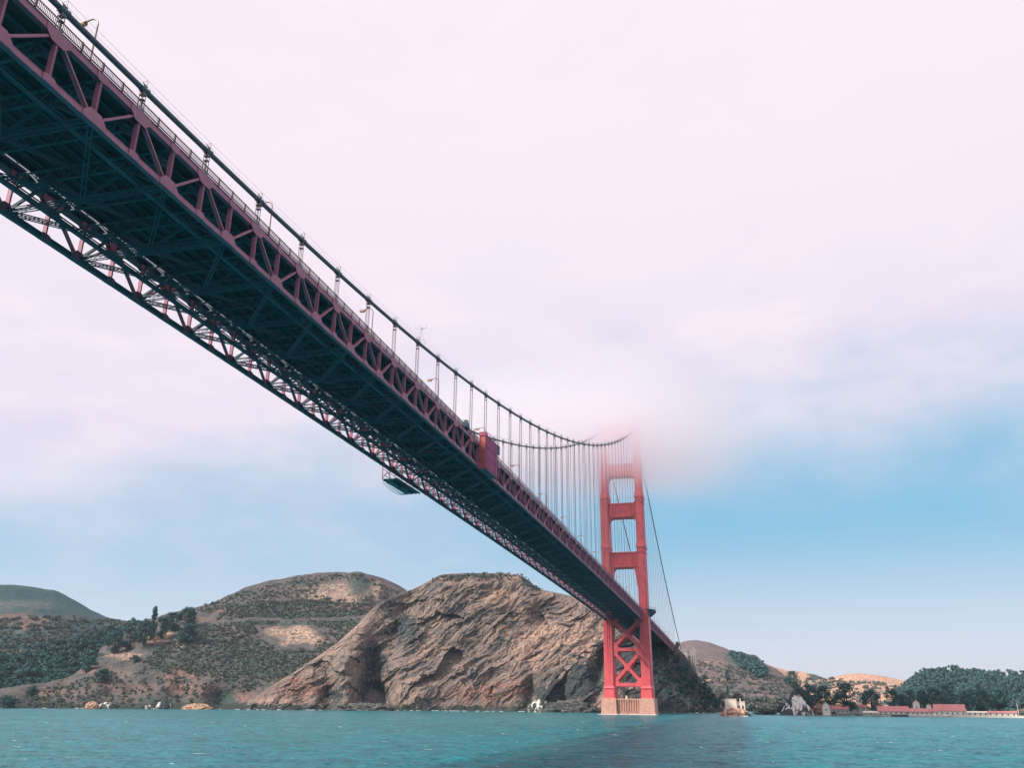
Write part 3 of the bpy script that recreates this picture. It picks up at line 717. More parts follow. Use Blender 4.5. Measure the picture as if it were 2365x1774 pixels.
# portal struts with rounded haunches and fluted panels
def strut(z0, z1, half, rb, rt_, knee=None):
    mb = MB(); x0, x1 = TWX-half, TWX+half
    N = 7
    poly = []
    arc = lambda cx, cz, r, a0, a1: [(cx+r*math.cos(a), cz+r*math.sin(a)) for a in np.linspace(a0, a1, N)]
    # bottom edge with corner fillets, top edge with smaller ones
    if knee: bl = [(x0, z0-knee), (x0+1.2, z0-knee*.55), (x0+2.3, z0-2.2)]+arc(x0+4.6, z0-2.3, 2.3, math.pi, math.pi/2)
    else: bl = [(x0, z0-rb)]+arc(x0+.5+rb, z0-rb, rb, math.pi, math.pi/2)
    br = [(2*TWX-x, z) for x, z in bl[::-1]]
    tr = [(x1, z1+rt_), (x1-.4, z1+rt_)]+[(x1-.4-rt_*(1-math.cos(a)), z1+rt_-rt_*math.sin(a)) for a in np.linspace(0, math.pi/2, N)][1:]
    tl = [(2*TWX-x, z) for x, z in tr[::-1]]
    poly = bl+br+tr+tl
    mb.prism(poly, -4.2, 4.2)
    # frame strips and vertical ribs of the panel
    hx = half-1.2
    mb.box(TWX-hx, TWX+hx, -4.95, -4.21, z1-1.1, z1-.25); mb.box(TWX-hx, TWX+hx, -4.95, -4.21, z0+.5, z0+1.5)
    mb.box(TWX-hx, TWX+hx, -5.15, -4.96, z1-.95, z1-.5); mb.box(TWX-hx, TWX+hx, -5.15, -4.96, z0+.7, z0+1.2)
    n = 8; ww = (2*hx-2.4)/n
    for i in range(n):
        xx = TWX-hx+1.2+ww*(i+.5)
        mb.prismz([(xx-ww*.30, -4.21), (xx, -4.95), (xx+ww*.30, -4.21)], z0+2.2, z1-1.7)
    mb.box(TWX-hx, TWX-hx+1.0, -4.8, -4.21, z0+1.6, z1-1.2); mb.box(TWX+hx-1.0, TWX+hx, -4.8, -4.21, z0+1.6, z1-1.2)
    return mb.build('portal_strut', M['orange'], bridge)
strut(106.5, 118.8, 10.6, 2.4, 1.0, 19)
strut(145.8, 157.6, 10.8, 3.2, 2.2)
strut(179.3, 189.8, 11.0, 3.2, 2.2)
strut(210.5, 223.0, 11.2, 3.0, 1.5)
# bracing below the deck, two planes
for yy in (-6.2, 6.2):
    mb = MB(); xl, xr = TWX-10.6, TWX+10.6
    def xb(x0, z0, x1, z1, w=2.3): mb.beam((x0, yy, z0), (x1, yy, z1), w, 1.5, (1, 0, 0))
    yy0 = yy
    for (za, zb) in ((21.6, 44.8), (46.6, 67.5)):
        xb(xl, za, xr, zb); mb.beam((xl, yy+.02, zb), (xr, yy+.02, za), 2.3, 1.46, (1, 0, 0))
        zm = (za+zb)/2
        mb.prism([(TWX-2.6, zm), (TWX-1.0, zm+2.6), (TWX+1.0, zm+2.6), (TWX+2.6, zm), (TWX+1.0, zm-2.6), (TWX-1.0, zm-2.6)], yy-.8, yy+.82)
        for s in (-1, 1):
            for zz, u in ((za, 1), (zb, -1)):
                xe = TWX+s*10.7
                mb.prism([(xe, zz-u*.5), (xe, zz+u*4.6), (xe-s*.8, zz+u*4.6), (xe-s*4.6, zz+u*1.0), (xe-s*4.6, zz-u*.5)], yy-.79, yy+.81)
    mb.build('cross_brace', M['orange'], bridge)
    mb = MB(); mb.box(xl, xr, yy-.95, yy+.95, 44.5, 46.9); mb.build('tie_beam', M['orange'], bridge)
    mb = MB(); mb.box(xl, xr, yy-.95, yy+.95, 19.6, 22.0); mb.build('tie_beam', M['orange'], bridge)
# walkway swinging round the tower leg
for sx in (1, -1):
    mb = MB(); cx = 13.7*sx+TWX
    o = [(cx+sx*a, b) for a, b in ((3.2, -15), (6.2, -11), (8.2, -7), (8.2, 7), (6.2, 11), (3.2, 15), (1, 15), (3.6, 8.2), (3.6, -8.2), (1, -15))]
    mb.prismz(o, 73.9, 74.5)
    for z, r_ in ((75.9, .09), (75.2, .05)):
        mb.tube([(p[0], p[1], z) for p in o[:6]], r_, 5)
    for p in o[:6]: mb.box(p[0]-.08, p[0]+.08, p[1]-.08, p[1]+.08, 74.5, 76)
    for yy in (-6.8, 0, 6.8): mb.prism([(cx+sx*3.6, 73.85), (cx+sx*8.1, 73.85), (cx+sx*8.1, 73.2), (cx+sx*3.6, 69.5)], yy-.3, yy+.3)
    mb.build('tower_walkway', M['floor'], bridge)
# pier
mb = MB()
def pierblock(x0, x1, y0, y1, z0, z1, t): mb.prismz([(x0, y0), (x1, y0), (x1, y1), (x0, y1)], z0, z1, t, ((x0+x1)/2, (y0+y1)/2))
for cx in (-13.1, 14.6):
    pierblock(cx-6.0, cx+6.0, -12.2, 12.2, -11, 1.2, .985); pierblock(cx-5.7, cx+5.7, -11.9, 11.9, 1.2, 11.4, .93)
mb.box(-8, 9.6, -9.8, 9.8, -11, 1.6); mb.box(-7.6, 9.2, -9.2, 9.2, 1.6, 10.6); mb.box(-7.6, 9.2, -9.9, -9.21, 10.0, 11.0)
n = 9; ww = 16.0/n
for i in range(n):
    xx = -7.2+ww*(i+.5); mb.prismz([(xx-ww*.28, -9.21), (xx-ww*.2, -9.8), (xx+ww*.2, -9.8), (xx+ww*.28, -9.21)], 1.7, 9.9)
mb.build('pier', M['concrete'], bridge)
mb = MB(); mb.box(-1.2, .2, -8.2, -7.4, 10.6, 12.9); mb.box(-1.4, .4, -8.4, -7.2, 12.9, 13.1); mb.build('control_box', M['white2'], bridge)
# concrete pylon and abutment on the headland
pyl = empty('concrete_pylon', (22, 362, 0)); tag(pyl, 'grey stepped concrete pylon where the side span meets the headland', 'pylon')
def pbox(mb, x0, x1, y0, y1, z0, z1): mb.box(x0-22, x1-22, y0-362, y1-362, z0, z1)
mb = MB(); pbox(mb, 17.5, 23.0, 352, 372, 20, 64.0); pbox(mb, 17.0, 23.4, 351.5, 372.5, 64.0, 65.0); mb.build('shaft', M['grey_concrete'], pyl)
mb = MB(); pbox(mb, 23.0, 31.2, 356, 376, 15, 58.0); pbox(mb, 23.4, 30.8, 355.7, 376.3, 58.0, 58.9); mb.build('buttress', M['grey_concrete'], pyl)
mb = MB()
for x in (27.0, 29.2, 31.0): pbox(mb, x-.5, x+.5, 353.5, 355.5, 36, 69-(x-27)*.5)
mb.build('fin', M['grey_concrete'], pyl)

# ------------------------------------------------------------------ street lamps
def lamp():
    r = empty('street_lamp')
    m = MB(); m.tube([(0, 0, 0), (0, 0, .5)], .22, 8); m.tube([(0, 0, .5), (0, 0, 5.0), (0, 0, 8.2)], [.15, .12, .10], 8)
    m.build('pole', M['lamp'], r, smooth=False)
    m = MB(); pts = [(0, 0, 8.2)]+[(-1.1*(1-math.cos(a)), 0, 8.2+1.15*math.sin(a)) for a in np.linspace(.2, 1.8, 8)]+[(-2.1, 0, 9.1)]
    m.tube(pts, .10, 7); m.build('arm', M['lamp'], r)
    m = MB(); m.prismx([(-.34, 8.85), (.34, 8.85), (.26, 9.22), (-.26, 9.22)], -3.3, -2.0); hd = m.build('lamp_head', M['lamp'], r)
    m = MB(); m.prismx([(-.26, 8.62), (.26, 8.62), (.32, 8.845), (-.32, 8.845)], -3.2, -2.15); m.build('lens', M['lamp_glass'], hd)
    return r
def copy_tree(o, parent=None):
    c = o.copy(); COL.objects.link(c); c.parent = parent
    for ch in [x for x in list(COL.objects) if x.parent == o]: copy_tree(ch, c)
    return c
lamp0 = lamp()
LL = ['curved street lamp nearest the camera, its amber head above the cable at upper left',
      'street lamp second nearest the camera, its head showing over the cable above the truss',
      'street lamp with pole broken by the cable, third from the upper left',
      'street lamp standing between the truss and cable just left of the red enclosure',
      'street lamp rising directly behind the magenta maintenance enclosure',
      'first street lamp to the right of the magenta enclosure',
      'second street lamp to the right of the magenta enclosure',
      'third street lamp to the right of the magenta enclosure',
      'fourth street lamp to the right of the magenta enclosure',
      'street lamp just left of the tower legs, second nearest to the tower',
      'street lamp nearest the left tower leg']
for i in range(13):
    Y = -607.6+45.72*i
    o = lamp0 if i == 0 else copy_tree(lamp0)
    o.location = (11.4, Y, zc(Y)+1.06)
    if i < 11: lb = LL[i]
    else: lb = 'small far street lamp seen in the opening between the tower legs'
    tag(o, lb, 'street lamp', 'street lamps along the bridge deck')
for i, Y in enumerate((60, 106, 152, 198, 244)):
    o = copy_tree(lamp0); o.location = (11.4, Y, zc(Y)+1.06)
    tag(o, 'tiny street lamp on the side span right of the tower', 'street lamp', 'street lamps along the bridge deck')

# ------------------------------------------------------------------ maintenance enclosure (east side)
en = empty('maintenance_enclosure', (14.9, -434, zc(-434)-DT)); tag(en, 'tall magenta red sheeted maintenance enclosure hung over the side of the truss', 'work enclosure')
Ye = -434; zb = -1.1; zt = 9.3
m = MB(); m.box(1.35, 1.55, -6.2, 6.2, zb, zt)
for y in np.arange(-5.9, 6.2, 1.35): m.box(1.552, 1.66, y-.07, y+.07, zb+.1, zt-.1)
for z in (zb+1.6, zb+4.2, zb+6.8, zb+9.2): m.box(1.552, 1.62, -6.2, 6.2, z-.06, z+.06)
m.build('side_panel', M['panel'], en)
m = MB(); m.box(-.6, 1.35, -6.35, -6.2, zb, zt); m.box(-.6, -.4, -6.5, -6.36, zb, zt); m.box(1.1, 1.3, -6.5, -6.36, zb, zt); m.build('end_panel', M['orange_cover'], en)  # sun-facing end: lit tone of the red sheeting put into its colour
m = MB(); m.box(-.6, 1.35, 6.2, 6.35, zb, zt); m.build('end_panel', M['panel'], en)
m = MB(); m.box(-.6, 1.7, -6.6, 6.6, zt, zt+.25); m.build('roof', M['panel'], en)
m = MB(); m.box(-.6, 1.2, -6.4, -4.2, zt+.25, zt+.9); m.box(-.7, 1.35, -6.5, -4.1, zt+.9, zt+1.0); m.build('roof_cover', M['orange_cover'], en)
m = MB()
for z in (zb, 3.5): m.box(-.6, 1.35, -6.2, 6.2, z, z+.15)
m.build('floor', M['floor'], en)
m = MB(); m.box(.1, 1.6, 6.9, 9.0, 7.2, 9.6); m.box(0, 1.7, 6.8, 9.1, 9.6, 9.75); m.box(1.6, 1.65, 7.2, 8.6, 8.2, 9.2); m.build('control_cabin', M['floor'], en)
m = MB()
for y in np.arange(-6.0, 6.5, 2.4):
    m.tube([(1.78, y, zb-.5), (1.78, y, zt+1.2)], .06, 6)
for z in (zb+.4, zb+3.6, zb+6.9, zt+.9): m.tube([(1.80, -6.6, z), (1.80, 6.6, z)], .05, 6)
for y in (-6.6, 6.6): m.beam((1.7, y, zb), (-.4, y, zb+3.5), .1, .1)
m.build('scaffold_pole', M['edge'], en)
# hanging platform (west side)
pw = empty('hanging_platform', (-14.6, -432, zc(-432)-DT)); tag(pw, 'dark work platform with teal net hung below the far edge of the truss', 'work platform')
m = MB()
for y in (-10, 0, 10):
    m.box(-1.5, -1.3, y-.1, y+.1, -2.9, 1.2); m.box(.9, 1.1, y-.1, y+.1, -2.9, .6)
    m.beam((-1.4, y, -2.7), (1.0, y, .4), .12, .12)
for z in (-2.8, -1.4, .2): m.box(-1.5, -1.38, -10, 10, z, z+.14)
m.beam((-1.4, -10, -2.7), (-1.4, -6, .2), .14, .14); m.beam((-1.4, -6, .2), (-1.4, 0, -2.7), .14, .14)
m.beam((-1.4, 10, -2.7), (-1.4, 6, .2), .14, .14); m.beam((-1.4, 6, .2), (-1.4, 0, -2.7), .14, .14)
m.build('frame', M['truss'], pw)
m = MB(); m.box(-1.4, 3.6, -10, 10, -3.1, -2.92)
for x in (-1, 1.0, 2.2, 3.4): m.box(x-.12, x+.12, -10, 10, -3.4, -3.105)
m.build('platform_floor', M['floor'], pw)
m = MB(); NN = 14
vs = []; 
for i in range(NN+1):
    t = i/NN; y = -9+18*t; sag = 1.3*(1-(2*t-1)**2)**.8
    for j in range(4): vs.append((-1.6+1.0*j, y, -3.45-sag*(1-.18*j)))
fs = [(i*4+j, i*4+j+1, (i+1)*4+j+1, (i+1)*4+j) for i in range(NN) for j in range(3)]
m.add(vs, fs); 
netm = m.build('safety_net', M['net'], pw); md = netm.modifiers.new('s', 'WIREFRAME'); md.thickness = .16; md.use_replace = True
m = MB(); m.box(1.0, 2.6, -3, 1, -4.3, -3.41); m.box(.8, 2.8, -3.2, 1.2, -3.8, -3.65); m.build('hoist', M['floor'], pw)
# small service cart on the sidewalk near the red enclosure
ct = empty('service_cart', (13.9, -452, zc(-452)+1.09)); tag(ct, 'small dark service cart by the railing left of the magenta enclosure', 'cart')
m = MB(); m.box(-.55, .55, -1.6, .3, .35, 1.9); m.box(-.5, .5, .3, 1.5, .35, 1.0); m.prismx([(.3, 1.0), (1.2, 1.0), (.5, 2.0), (.3, 2.0)], -.5, .5); m.build('body', M['floor'], ct)
m = MB()
for y in (-1.0, 1.0):
    for x in (-.5, .5): m.tube([(x-.1, y, .3), (x+.1, y, .3)], .3, 10)
m.build('wheel', M['dark'], ct)
m = MB(); m.box(-.6, .6, -1.7, .5, 2.35, 2.45)
for y in (-1.5, .3):
    for x in (-.5, .5): m.box(x-.04, x+.04, y-.04, y+.04, 1.9, 2.35)
m.build('canopy', M['white2'], ct)

# ------------------------------------------------------------------ rocks
def rock(name, label, cat, px, py, D, w, h_, d, m, peak=0.0, seed=1, n=44, group=None, rough=.28, lean=0.0):
    c = at_dist(px, py, D)
    th = np.linspace(0, 2*math.pi, n*2+1); ph = np.linspace(0, math.pi/2+.25, n)
    P_, T_ = np.meshgrid(ph, th, indexing='ij')
    x = np.sin(P_)*np.cos(T_); y = np.sin(P_)*np.sin(T_); z = np.cos(P_)
    if peak: 
        r = np.clip(1-z, 0, 1)**peak; s_ = np.where(np.sin(P_) > 1e-6, r/np.maximum(np.sin(P_), 1e-6), 1); s_ = np.minimum(s_, 1.2); x = x*s_; y = y*s_
    k = 1+rough*fbm(x*1.6+seed*3.1, y*1.6, z*1.6+seed, 6, .6, True)+rough*.5*fbm(x*5+seed, y*5, z*5, 4, .6)
    k[:, -1] = k[:, 0]
    V = np.stack([x*k*w/2+lean*z*w, y*k*d/2, z*k*h_], -1).reshape(-1, 3)
    F = grid_faces(n, n*2+1)
    me = fastmesh(name, V, F, m, False)
    o = bpy.data.objects.new(name, me); COL.objects.link(o); o.location = (c[0], c[1], -.3)
    return tag(o, label, cat, group)
rock('sea_stack', 'pointed dark rock streaked white standing in front of the far harbour trees', 'rock', 1841, 1652, 770, 25, 18.0, 18, M['guano'], peak=.85, seed=3, rough=.16)
rock('sea_stack', 'low brown ridge of rock just right of the pointed white streaked rock', 'rock', 1878, 1652, 815, 40, 9, 14, M['warmrock'], seed=5)
rock('shore_rock', 'rust brown rock under the white fog station building', 'rock', 1699, 1655, 655, 19, 5.0, 16, M['warmrock'], seed=8, rough=.2)
rock('shore_rock', 'small dark rock at the right foot of the fog station rock', 'rock', 1724, 1656, 650, 5, 2.6, 5, M['guano'], seed=9)
rock('shore_rock', 'large white streaked rock at the cliff foot left of the pier', 'rock', 1246, 1645, 828, 17, 8, 9, M['guano'], seed=6, rough=.5)
rock('shore_rock', 'white streaked rock in the water at the foot of the brown spur', 'rock', 378, 1637, 892, 12, 6, 8, M['guano'], seed=12, rough=.4)
rock('shore_rock', 'dark and white rocks left of the brightest rock under the brown spur', 'rock', 250, 1637, 895, 18, 4.5, 8, M['guano'], seed=14, rough=.4)
rock('shore_rock', 'small pale rock at the waterline at the left of the brown spur', 'rock', 212, 1638, 893, 11, 5, 8, M['warmrock'], seed=15, rough=.4)
rock('shore_rock', 'dark rock with white patches between the two pale rocks under the spur', 'rock', 330, 1638, 893, 14, 4, 7, M['guano'], seed=16, rough=.4)
rock('shore_rock', 'low tan rocks at the mouth of the dark cove', 'rock', 455, 1639, 885, 26, 4, 8, M['warmrock'], seed=17, rough=.4)
rock('shore_rock', 'low dark rocks along the waterline below the dark rock cleft', 'rock', 840, 1642, 848, 46, 4.5, 12, M['darkrock'], seed=18, rough=.7)
rock('shore_rock', 'dark weedy rocks at the cliff foot beside the big white streaked rock', 'rock', 1320, 1645, 815, 36, 7, 12, M['darkrock'], seed=21, rough=.7)

rock('rock_outcrop', 'pink tan rock outcrop below the ridge trees', 'rock', 335, 1505, 1088, 34, 15, 20, M['warmrock'], seed=22, rough=.5).location.z += at_dist(335, 1500, 1088)[2]-3
rock('rock_outcrop', 'long pale pink ledge of rock left of the ridge trees', 'rock', 262, 1540, 1070, 48, 11, 16, M['warmrock'], seed=23, rough=.5).location.z += at_dist(262, 1540, 1070)[2]-3
rock('rock_outcrop', 'small pink rock outcrop just above the lowest dark cypress', 'rock', 392, 1492, 1095, 18, 9, 12, M['warmrock'], seed=24, rough=.5).location.z += at_dist(392, 1480, 1095)[2]-3

# ------------------------------------------------------------------ trees
def quads(cs, size, rg):
    n = len(cs); nn_ = cs[:, 3:]+rg.normal(size=(n, 3))*.28+np.array((0, 0, .15)); nn_ /= np.linalg.norm(nn_, axis=1)[:, None]; cs = cs[:, :3]
    a = np.cross(nn_, rg.normal(size=(n, 3))); a /= np.linalg.norm(a, axis=1)[:, None]; b = np.cross(nn_, a)
    s = size*rg.uniform(.6, 1.3, (n, 1)); V = np.stack([cs-a*s-b*s*.5, cs+a*s-b*s*.5, cs+a*s*.7+b*s*.6, cs-a*s*.7+b*s*.6], 1).reshape(-1, 3)
    return V
def crown_pts(rg, w, h_, z0, clumps, per, flat=.75, conic=False):
    out = []
    for k in range(clumps):
        t = rg.uniform(0, 1)
        rad = w/2*(math.sqrt(max(.05, 1-(2*t-1)**2)) if not conic else (1.05-t))*rg.uniform(.2, .95)
        an = rg.uniform(0, 2*math.pi); c = np.array((rad*math.cos(an), rad*math.sin(an), z0+t*(h_-z0)))
        r = w*rg.uniform(.13, .24)
        u = rg.normal(size=(per, 3)); u /= np.linalg.norm(u, axis=1)[:, None]; nrm = u.copy(); u = u*(rg.uniform(.6, 1, (per, 1)))*r; u[:, 2] *= flat
        out.append(np.concatenate([c+u, nrm], 1))
    return np.concatenate(out)
TREEK = []
def tree_kind(seed, w, h_, z0, clumps, per, size, m, conic=False):
    rg = np.random.default_rng(seed)
    cs = crown_pts(rg, w, h_, z0, clumps, per, conic=conic); V = quads(cs, size, rg)
    cm = fastmesh('crown', V, np.arange(len(V)).reshape(-1, 4), m, False)
    t = MB(); t.tube([(0, 0, -1), (.02*w, 0, h_*.3), (0, .02*w, h_*.6), (.02*w, 0, h_*.85)], [.05*w, .036*w, .022*w, .008*w], 7)
    for k in range(6):
        a = rg.uniform(0, 6.28); zz = h_*rg.uniform(.25, .6); r = w*rg.uniform(.25, .4)
        t.tube([(0, 0, zz), (r*.5*math.cos(a), r*.5*math.sin(a), zz+h_*.1), (r*math.cos(a), r*math.sin(a), zz+h_*.2)], [.02*w, .014*w, .006*w], 5)
    tm = t.mesh('trunk', M['bark'])
    TREEK.append((cm, tm))
tree_kind(1, 1, 1, .18, 34, 60, .030, M['leaf']); tree_kind(2, 1, 1, .12, 38, 60, .030, M['leaf']); tree_kind(3, 1, 1, .2, 30, 60, .032, M['leaf2'])
tree_kind(4, .8, 1.1, .10, 40, 50, .030, M['leaf'], True); tree_kind(5, 1.1, .8, .02, 34, 55, .034, M['bush']); tree_kind(6, 1.1, .75, .02, 30, 55, .034, M['leaf'])
def ground_at(key, px, py):
    g = H[key]; nv = g['nv']; dx = (g['px'][:nv]-px)**2+(g['py'][:nv]-py)**2; i = np.unravel_index(np.argmin(dx), dx.shape); return g['P'][i]
def put_tree(kind, where, px, py, wpx, hpx, label, group, name='tree', cat='tree'):
    p = ground_at(where, px, py) if isinstance(where, str) else at_dist(px, py, where)
    D = math.hypot(p[0]-CP[0], p[1]-CP[1]); sc = D/FPX*1.03
    r = empty(name, (p[0], p[1], p[2]-.3)); r.rotation_euler.z = random.uniform(0, 6.28); r.scale = (wpx*sc, wpx*sc, hpx*sc)
    cm, tm = TREEK[kind]
    for nm, me in (('crown', cm), ('trunk', tm)):
        o = bpy.data.objects.new(nm, me); COL.objects.link(o); o.parent = r
    return tag(r, label, cat, group)
GT_ = 'trees behind the far harbour'
put_tree(2, 790, 1872, 1642, 44, 48, 'broad blue green tree left of the cream gabled house behind the pointed rock', GT_)
put_tree(0, 800, 1850, 1640, 34, 40, 'dark tree rising right behind the pointed white streaked rock', GT_)
put_tree(1, 790, 1908, 1640, 44, 42, 'dark round tree directly behind the cream gabled house', GT_)
put_tree(2, 795, 1927, 1641, 22, 22, 'small tree between the two big dark trees, above the grey house roof', GT_)
put_tree(1, 790, 1959, 1647, 52, 52, 'biggest dark green tree, behind the right end of the grey walled house', GT_)
put_tree(0, 785, 2016, 1648, 42, 42, 'dark tree with a white gap at its left, left of the first long red roof', GT_)
put_tree(3, 800, 1998, 1640, 16, 26, 'narrow tree touching the left side of the dark tree by the small white house', GT_)
put_tree(2, 810, 2066, 1642, 32, 38, 'blue green tree right behind the first long red roof', GT_)
put_tree(1, 815, 2084, 1640, 20, 26, 'small dark tree at the right end of the first long red roof', GT_)
put_tree(2, 820, 2104, 1641, 30, 36, 'green tree left of the tall cream house', GT_)
put_tree(0, 830, 2134, 1642, 28, 36, 'green tree just right of the tall cream house', GT_)
put_tree(1, 830, 2158, 1642, 30, 40, 'dark tree behind the low middle red roof', GT_)
put_tree(2, 835, 2190, 1640, 40, 46, 'tall blue green tree behind the largest red roof', GT_)
put_tree(0, 830, 2238, 1650, 36, 40, 'dark tree at the right end of the largest red roof', GT_)
put_tree(1, 840, 2272, 1646, 42, 40, 'dark broad tree right of the last red roof, above the pale wall', GT_)
put_tree(2, 850, 2310, 1643, 44, 40, 'blue green tree above the pale quay wall near the right edge', GT_)
put_tree(1, 'right_brown', 1834, 1592, 36, 32, 'round dark tree alone on the brown slope above the pointed rock', 'trees on the right hills')
put_tree(5, 'right_gold', 2001, 1608, 16, 11, 'oval dark bush on the golden slope above the small white house', 'trees on the right hills', 'bush', 'bush')
put_tree(5, 'right_gold', 2000, 1591, 12, 8, 'small dark bush higher up on the golden slope', 'trees on the right hills', 'bush', 'bush')
put_tree(5, 'right_gold', 2050, 1600, 10, 14, 'upright dark bush on the golden slope left of the mound', 'trees on the right hills', 'bush', 'bush')
put_tree(3, 'right_brown', 1681, 1577, 22, 22, 'dark pointed tree by the dirt road above the fog station', 'trees on the right hills')
put_tree(0, 'right_brown', 1627, 1577, 16, 14, 'dark tree at the edge of the shadowed headland by the dirt road', 'trees on the right hills')
put_tree(3, 'right_brown', 1681, 1607, 12, 18, 'narrow dark tree straight above the left end of the fog station', 'trees on the right hills')
put_tree(4, 'right_brown', 1665, 1614, 26, 18, 'green bush at the foot of the dark headland slope', 'trees on the right hills', 'bush', 'bush')
put_tree(5, 'right_brown', 1759, 1596, 14, 9, 'small dark bush midway up the brown slope', 'trees on the right hills', 'bush', 'bush')
put_tree(0, 'cliff', 1575, 1487, 12, 13, 'little round tree on the headland skyline right of the cable end', 'trees on the right hills')
put_tree(4, 800, 1706, 1628, 36, 26, 'leafy green bush spreading behind the fog station roof', 'trees on the right hills', 'bush', 'bush')
put_tree(4, 790, 1768, 1650, 60, 14, 'low green shrubs along the beach right of the fog station', 'trees on the right hills', 'bush', 'bush')
put_tree(4, 785, 1810, 1646, 40, 20, 'low green shrubs against the pointed rock', 'trees on the right hills', 'bush', 'bush')
GL = 'trees on the left spur'
put_tree(0, 'near_left', 430, 1452, 46, 40, 'tallest dark cypress at the right end of the ridge trees', GL)
put_tree(1, 'near_left', 398, 1460, 44, 36, 'dark cypress in the middle of the ridge trees', GL)
put_tree(1, 'near_left', 432, 1488, 48, 38, 'dark wide cypress below the ridge trees casting shadow on the slope', GL)
put_tree(3, 'near_left', 349, 1480, 30, 58, 'tall narrow dark tree left of the ridge trees', GL)
put_tree(0, 'near_left', 330, 1492, 40, 46, 'dark tree on the ridge above the pink rock outcrop', GL)
put_tree(1, 'near_left', 372, 1476, 30, 40, 'dark tree between the tall narrow one and the middle cypress', GL)
put_tree(1, 'near_left', 296, 1500, 44, 40, 'dark tree at the left end of the pink rock outcrop', GL)
put_tree(0, 'near_left', 262, 1512, 44, 40, 'dark tree above the pale rock ledge', GL)
put_tree(5, 'near_left', 237, 1576, 40, 30, 'round green bush in the middle of the brown spur', GL, 'bush', 'bush')
put_tree(5, 'near_left', 311, 1532, 22, 18, 'small dark bush beside the pale rock ledge', GL, 'bush', 'bush')
put_tree(5, 'near_left', 206, 1550, 34, 32, 'dark bush where the wood meets the rock ledge', GL, 'bush', 'bush')
put_tree(5, 'near_left', 72, 1617, 26, 28, 'dark bush low on the shore at the far left', GL, 'bush', 'bush')
put_tree(5, 'near_left', 15, 1640, 44, 30, 'dark bush at the waterline in the left corner', GL, 'bush', 'bush')

def forest(name, label, key, poly, n, w, h_, per, size, m, seed, sink=0.0, cl=9, hole=None):
    rg = np.random.default_rng(seed); g = H[key]; nv = g['nv']; px, py, P = g['px'][:nv].ravel(), g['py'][:nv].ravel(), g['P'][:nv].reshape(-1, 3)
    pl = np.array(poly, float); ins = np.zeros(len(px), bool); j = len(pl)-1
    for i in range(len(pl)):
        (xi, yi), (xj, yj) = pl[i], pl[j]
        c = ((yi > py) != (yj > py)) & (px < (xj-xi)*(py-yi)/((yj-yi) if yj != yi else 1e-9)+xi); ins ^= c; j = i
    if hole: ins &= (((px-hole[0])/hole[2])**2+((py-hole[1])/hole[3])**2 > 1+.8*fbm(px/18, py/12, px*0, 3))
    idx = np.nonzero(ins)[0]
    if len(idx) == 0: return
    pick = rg.choice(idx, min(n, len(idx)), replace=False); Vs = []
    for q in pick:
        s = rg.uniform(.65, 1.25)
        cs = crown_pts(rg, w*s, h_*s, h_*s*.1, cl, per, .8); cs[:, :3] += P[q]+np.array((rg.uniform(-2, 2), rg.uniform(-2, 2), -sink)); Vs.append(quads(cs, size, rg))
    V = np.concatenate(Vs)
    me = fastmesh(name, V, np.arange(len(V)).reshape(-1, 4), m, False); o = bpy.data.objects.new(name, me); COL.objects.link(o)
    tag(o, label, kind='stuff'); o['category'] = 'woodland'
forest('woodland', 'dense dark eucalyptus wood covering the hill at the far right', 'right_wood', [(2060,1640),(2085,1596),(2110,1575),(2140,1560),(2175,1552),(2620,1565),(2620,1650),(2060,1650)], 1100, 15, 13, 20, 1.5, M['leaf2'], 31)
forest('woodland', 'dark wood filling the valley at the left behind the brown spur', 'far_left', [(-260,1560),(-200,1560),(0,1545),(60,1528),(120,1510),(180,1490),(250,1466),(330,1450),(420,1448),(420,1600),(-260,1640)], 900, 15, 14, 20, 1.6, M['leaf'], 32)
forest('scrub', 'patchy low scrub high on the hazy left hill', 'far_left', [(-200,1440),(120,1425),(330,1440),(330,1500),(-200,1570)], 700, 11, 2.6, 10, 1.2, M['bush'], 33)
forest('woodland', 'green gully thicket on the mauve hill right of the bridge', 'right_brown', [(1690,1515),(1725,1522),(1765,1540),(1772,1565),(1750,1568),(1715,1545)], 120, 14, 9, 14, 1.6, M['leaf2'], 34)
forest('scrub', 'dark shrubs along the foot of the brown slope behind the beach', 'right_brown', [(1640,1625),(1860,1618),(1880,1648),(1640,1650)], 90, 12, 6, 14, 1.3, M['bush'], 35)

forest('scrub', 'low grey green scrub covering the brown spur below the pale patch', 'near_left', [(430,1450),(560,1436),(860,1432),(900,1470),(700,1560),(560,1600),(470,1560),(400,1560),(330,1530)], 1900, 6, 1.8, 8, .8, M['bush'], 36, .3, 4, (676, 1469, 80, 33))
forest('scrub', 'scattered low scrub on the lower brown spur', 'near_left', [(60,1600),(240,1560),(420,1530),(520,1600),(500,1636),(60,1636)], 350, 5, 2.2, 8, .7, M['bush'], 37, .3, 4)
forest('scrub', 'dark scrub bands below the hilltop left of the cliff', 'middle_left', [(520,1402),(700,1385),(900,1400),(900,1432),(500,1432)], 800, 7, 2.0, 8, .9, M['bush'], 38, .3, 4)
forest('scrub', 'thin scrub dotting the broad brown hilltop', 'middle_left', [(400,1425),(560,1368),(700,1332),(830,1325),(930,1372),(860,1400),(560,1405)], 650, 6, 2.0, 7, .8, M['bush'], 39, .3, 4, (800, 1362, 75, 22))
forest('scrub', 'dark scrub on the mauve hill right of the bridge', 'right_brown', [(1600,1530),(1700,1530),(1860,1590),(1880,1640),(1640,1640)], 480, 9, 3, 8, 1.1, M['bush'], 40, .3, 4)
forest('scrub', 'dark bushes in the folds of the golden hills', 'right_gold', [(1800,1575),(1900,1560),(2100,1590),(2160,1612),(1860,1625)], 150, 14, 5, 10, 1.6, M['bush'], 41, .3, 5)
